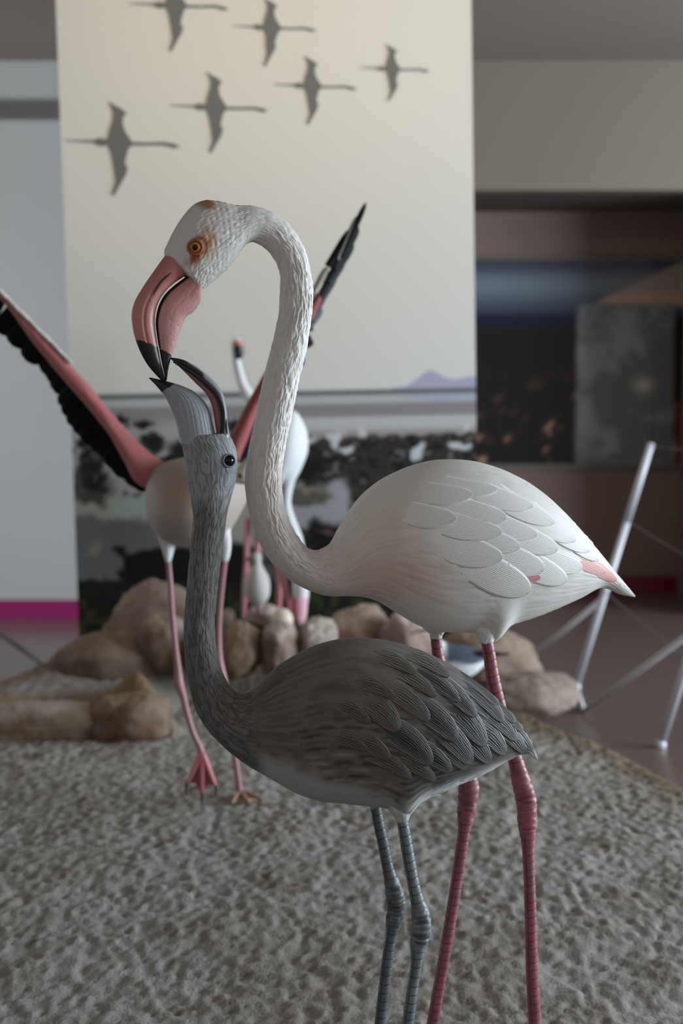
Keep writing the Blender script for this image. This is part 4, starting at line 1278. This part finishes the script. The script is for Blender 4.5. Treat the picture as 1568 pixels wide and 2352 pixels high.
soft_body(spread, 'thigh', [(352, 1200, 450, 1190, 50), (360, 1228, 425, 1220, 36), (370, 1255, 404, 1250, 20), (376, 1278, 396, 1276, 11), (380, 1290, 392, 1290, 7)], shift(BP, 0.10), lambda s: mixc(np.ones(s.px.shape + (3,)) * np.array([206, 190, 186.]), sm(1235, 1262, s.py), (214, 218, 222)), 50, 32)
soft_body(spread, 'thigh', [(490, 1222, 528, 1212, 18), (500, 1256, 531, 1246, 14), (506, 1280, 528, 1274, 10), (510, 1290, 524, 1288, 6)], shift(BP, 0.06), lambda s: np.ones(s.px.shape + (3,)) * np.array([208, 206, 206.]), 50, 32)
l1 = simple_leg(spread, [(386, 1282, 14), (390, 1330, 14), (396, 1420, 15), (404, 1500, 16), (409, 1545, 20), (411, 1572, 26), (418, 1592, 20), (430, 1640, 16), (446, 1690, 16), (460, 1720, 18), (464, 1735, 22)], YB - 0.10)
# hanging webbed foot of the lifted leg
YF = YB - 0.10


def hang_foot(parent, hub, toes, Y, colr):
    hub = np.array(hub, float)
    ring = []
    for i, t in enumerate(toes):
        ring.append(np.array(t, float))
        if i < len(toes) - 1:
            m = (np.array(toes[i]) + np.array(toes[i + 1])) / 2
            ring.append(hub + (m - hub) * 0.86)
    pts = np.array([hub] + ring)
    A = at(pts[:, 0], pts[:, 1], np.full(len(pts), Y)); Bk = A + np.array([0, 0.008, 0])
    n = len(pts)
    F = [[0, i + 1, i] for i in range(1, n - 1)] + [[n, n + i, n + i + 1] for i in range(1, n - 1)] + [[i, i + 1, n + i + 1] for i in range(1, n - 1)] + [[i, n + i + 1, n + i] for i in range(1, n - 1)]
    F += [[0, 1, n + 1], [0, n + 1, n], [n - 1, 0, n], [n - 1, n, 2 * n - 1]]
    mk('foot_web', np.concatenate([A, Bk]), [np.array(F)], M_thinleg, parent, np.broadcast_to(np.array(colr, float) * 0.72, (2 * n, 3)), smooth=False)
    for t in toes:
        t = np.array(t, float)
        e = t + (t - hub) * 0.18 + np.array([0, 10])
        w = at(np.array([hub[0], (hub[0] + t[0]) / 2, t[0]]), np.array([hub[1], (hub[1] + t[1]) / 2, t[1]]), np.full(3, Y - 0.004))
        tube('toe', w, [0.010, 0.009, 0.006], M_thinleg, parent, 8, 10, colr)
        w = at(np.array([t[0], (t[0] + e[0]) / 2, e[0] - 0.15 * (t[0] - hub[0])]), np.array([t[1], t[1] + 10, e[1] + 6]), np.full(3, Y - 0.006))
        tube('claw', w, [0.006, 0.004, 0.001], M_thinleg, parent, 8, 8, (46, 40, 42))


hang_foot(l1, (464, 1728), [(430, 1800), (464, 1822), (494, 1804)], YF, (196, 116, 122))
gf = onground(np.array(566.), np.array(1846.), 0.012)
l2 = simple_leg(spread, [(517, 1282, 14), (508, 1360, 14), (502, 1450, 15), (504, 1520, 20), (512, 1560, 22), (524, 1640, 15), (538, 1730, 15), (548, 1800, 17), (552, 1838, 20)], YB - 0.02)
feet(l2, np.array([at(552, 1840, YB - 0.02)[0], YB - 0.02, 0.006]), (0.35, -1), 0.11, M_thinleg, (150, 122, 104))

# ================================================================== REAR FLAMINGOS
YU = 6.50
up_p = at(578, 1440, YU)
upr = thing('flamingo', 'distant white flamingo with a thin upright neck and dark tipped bill against the panel', 'flamingo', (up_p[0], YU, gz(up_p[0], YU)))
UPL = vplane(600, YU, 0)
whitec = lambda s: np.ones(s.px.shape + (3,)) * np.array([206, 210, 212.])
soft_body(upr, 'body', [(598, 1245, 640, 1240, 14), (584, 1215, 650, 1212, 30), (582, 1170, 652, 1165, 42), (588, 1110, 652, 1105, 46), (596, 1050, 654, 1050, 40), (597, 1000, 645, 1000, 30), (590, 968, 625, 958, 18), (574, 940, 602, 926, 14), (560, 915, 585, 906, 12), (546, 885, 568, 880, 11), (537, 850, 558, 850, 10), (533, 820, 552, 822, 10), (531, 800, 553, 800, 13), (531, 786, 555, 785, 16), (536, 778, 552, 777, 10)], UPL, whitec, 160, 40)
soft_body(upr, 'bill', [(534, 784, 556, 780, 12), (534, 796, 559, 792, 13), (535, 806, 560, 806, 12), (538, 818, 557, 818, 10), (543, 825, 552, 825, 4)], shift(UPL, 0.035), lambda s: mixc(np.ones(s.px.shape + (3,)) * np.array([190, 120, 122.]), sm(790, 796, s.py), (34, 34, 36)), 30, 24, M_bill)
for (x0_, x1_) in ((567, 560), (592, 590)):
    yb = 1445
    zb = at(x1_, yb, YU)[2]
    w = simple_leg(upr, [(x0_ + 3, 1190, 18), (x0_, 1245, 16), (x0_ - 1, 1290, 13), (x0_ - 3, 1340, 18), (x1_, 1400, 12), (x1_, yb + 40, 14)], YU, (196, 132, 142))

YD = 6.12
dp = at(680, 1430, YD)
drk = thing('flamingo', 'white flamingo on the rocks bending its neck straight down beside the egg', 'flamingo', (dp[0], YD, gz(dp[0], YD)))
DPL = vplane(680, YD, 0)
soft_body(drk, 'body', [(600, 1010, 616, 1000, 8), (608, 1080, 628, 960, 40), (622, 1120, 652, 944, 60), (640, 1126, 682, 948, 64), (645, 1118, 702, 985, 56), (646, 1126, 707, 1030, 40), (646, 1140, 694, 1072, 26), (645, 1160, 676, 1110, 18), (646, 1180, 668, 1150, 15), (654, 1214, 678, 1192, 15), (662, 1250, 694, 1232, 16), (670, 1290, 701, 1280, 16), (672, 1325, 704, 1322, 18), (671, 1350, 709, 1350, 20), (674, 1374, 708, 1374, 18), (682, 1392, 704, 1392, 9)], DPL, whitec, 160, 40)
soft_body(drk, 'bill', [(668, 1372, 708, 1372, 14), (667, 1390, 706, 1390, 14), (668, 1410, 704, 1410, 13), (672, 1428, 700, 1428, 10), (678, 1438, 694, 1438, 4)], shift(DPL, 0.02), lambda s: mixc(np.ones(s.px.shape + (3,)) * np.array([222, 176, 186.]), sm(686, 678, s.px), (176, 96, 108)), 30, 24, M_bill)  # shade on the left half of the bill painted as darker pink
simple_leg(drk, [(640, 1105, 30), (640, 1200, 20), (643, 1260, 16), (650, 1330, 18), (664, 1400, 14), (672, 1460, 16)], YD + 0.04, (186, 118, 124))
simple_leg(drk, [(624, 1105, 28), (628, 1200, 20), (634, 1260, 16), (640, 1330, 18), (640, 1400, 14), (640, 1460, 16)], YD + 0.10, (186, 118, 124))

# grey chick
YC = 5.98
cp = at(588, 1400, YC)
chick = thing('flamingo_chick', 'small fluffy grey chick standing on the chalky stone', 'chick', (cp[0], YC, cp[2]))
CPL = vplane(588, YC, 0)
soft_body(chick, 'body', [(578, 1390, 600, 1392, 10), (566, 1376, 614, 1378, 24), (560, 1350, 620, 1352, 32), (564, 1325, 616, 1325, 30), (572, 1306, 606, 1306, 22), (580, 1294, 600, 1294, 14), (576, 1280, 600, 1278, 14), (580, 1270, 596, 1269, 8)], CPL, lambda s: np.ones(s.px.shape + (3,)) * np.array([176, 172, 172.]), 60, 32)
soft_body(chick, 'bill', [(578, 1284, 578, 1274, 5), (570, 1288, 569, 1280, 4), (563, 1294, 562, 1291, 2)], CPL, lambda s: np.ones(s.px.shape + (3,)) * np.array([120, 90, 94.]), 14, 12, M_bill)
simple_leg(chick, [(582, 1385, 10), (582, 1400, 8), (582, 1424, 9)], YC, (176, 128, 136), n=12)
simple_leg(chick, [(596, 1385, 10), (597, 1400, 8), (598, 1424, 9)], YC, (176, 128, 136), n=12)

# ================================================================== SLATE-BACKED WADER
YS = 5.72
sp_ = at(1050, 1600, YS)
stilt = thing('stilt', 'small white bellied wading bird with a slate back behind the white adult legs', 'bird', (sp_[0], YS, gz(sp_[0], YS)))
SPL = vplane(1050, YS, 0)


def stilt_col(s):
    c = np.ones(s.px.shape + (3,)) * np.array([222, 226, 230.])
    top = sm(2, -4, s.py - (1512 + 10 * np.sin((s.px - 1020) / 50) - 6 * sm(1080, 1110, s.px))) * sm(1018, 1030, s.px)
    return mixc(c, top, (72, 82, 98))


soft_body(stilt, 'body', [(1134, 1508, 1136, 1504, 3), (1114, 1526, 1118, 1499, 12), (1090, 1548, 1096, 1490, 24), (1060, 1560, 1064, 1482, 32), (1036, 1555, 1032, 1478, 32), (1018, 1536, 1012, 1470, 26), (1006, 1505, 1000, 1452, 18), (1000, 1478, 990, 1434, 16), (994, 1462, 982, 1432, 14), (984, 1452, 976, 1438, 7)], SPL, stilt_col, 90, 40)
soft_body(stilt, 'wing_tip', [(1098, 1508, 1100, 1492, 8), (1130, 1508, 1132, 1496, 6), (1170, 1505, 1171, 1501, 2)], shift(SPL, 0.03), lambda s: np.ones(s.px.shape + (3,)) * np.array([40, 38, 40.]), 24, 14)
tube('bill', at(np.array([982., 962, 940]), np.array([1446., 1450, 1455]), np.full(3, YS)), [0.006, 0.004, 0.001], M_thinleg, stilt, 8, 8, (30, 28, 28))
for dx, dy in ((0, 0.02), (14, -0.02)):
    a = at(1046 + dx, 1552, YS + dy); g = np.array([a[0], a[1], gz(a[0], a[1]) + 0.005])
    tube('leg', [a, (a + g) / 2, g], [0.006, 0.005, 0.006], M_thinleg, stilt, 8, 10, (176, 96, 92))

# ================================================================== BARRIER OF WHITE TUBES
bA = onground(np.array(1322.), np.array(1582.), FZ)
tA = at(1495, 1018, 6.95)
bB = onground(np.array(1516.), np.array(1716.), FZ)
tB = bB + (tA - bA) * 1.0
bar = thing('tube_barrier', 'white tubular barrier with leaning posts and thin braces at the right of the mound', 'barrier', (float(bA[0]), float(bA[1]), FZ))
RZ = np.array([0, 0, 0.012])


def lerp(a, b, t): return a + (b - a) * t


for (b, t) in ((bA, tA), (bB, tB)):
    b = b + RZ
    m = lerp(b, t, 0.685)
    po = tube('post', [b, m], [0.019, 0.018], M_metal, bar, 14)
    tube('upper_post', [m, t], [0.0185, 0.0175], M_metal, po, 14)
    tube('sleeve', [lerp(b, t, 0.675), lerp(b, t, 0.70)], [0.016, 0.016], M_metal, po, 14)
    ball('foot_joint', b, 0.026, M_metal, bar, 10, 14)
mA, mB = lerp(bA, tA, 0.38), lerp(bB, tB, 0.42)
fB = onground(np.array(1340.), np.array(1640.), FZ) + RZ
dBr = fB - mB
fA = mA + (fB - mB) * ((mA[2] - FZ - 0.012) / (mB[2] - FZ - 0.012))
tube('brace', [mA, fA], [0.013, 0.013], M_metal, bar, 12)
tube('brace', [mB, fB], [0.013, 0.013], M_metal, bar, 12)
tube('bottom_rail', [bA + RZ, onground(np.array(1180.), np.array(1582.), FZ) + RZ], [0.015, 0.015], M_metal, bar, 12)
tube('bottom_rail', [bA + RZ, fB], [0.013, 0.013], M_metal, bar, 12)
for ta, tb in ((0.99, 0.99), (0.69, 0.60), (0.40, 0.30)):
    tube('wire', [lerp(bA, tA, ta), lerp(bB, tB, tb)], [0.003, 0.003], M_wire, bar, 6)
cA = onground(np.array(106.), np.array(1534.), FZ) + RZ
cB = at(-75, 1403, 7.65)
bar2 = thing('tube_barrier', 'grey tubular barrier brace slanting to the floor at the left edge', 'barrier', (float(cA[0]), float(cA[1]), FZ))
tube('brace', [cA, cB], [0.014, 0.014], M_wire, bar2, 12)
pb = np.array([cB[0] - 0.1, cB[1], FZ + 0.012])
tube('post', [pb, pb + np.array([-0.0, 0, 1.2])], [0.018, 0.018], M_metal, bar2, 12)
tube('cross_tube', [cB, np.array([pb[0], cB[1], cB[2] + 0.06])], [0.014, 0.014], M_wire, bar2, 12)
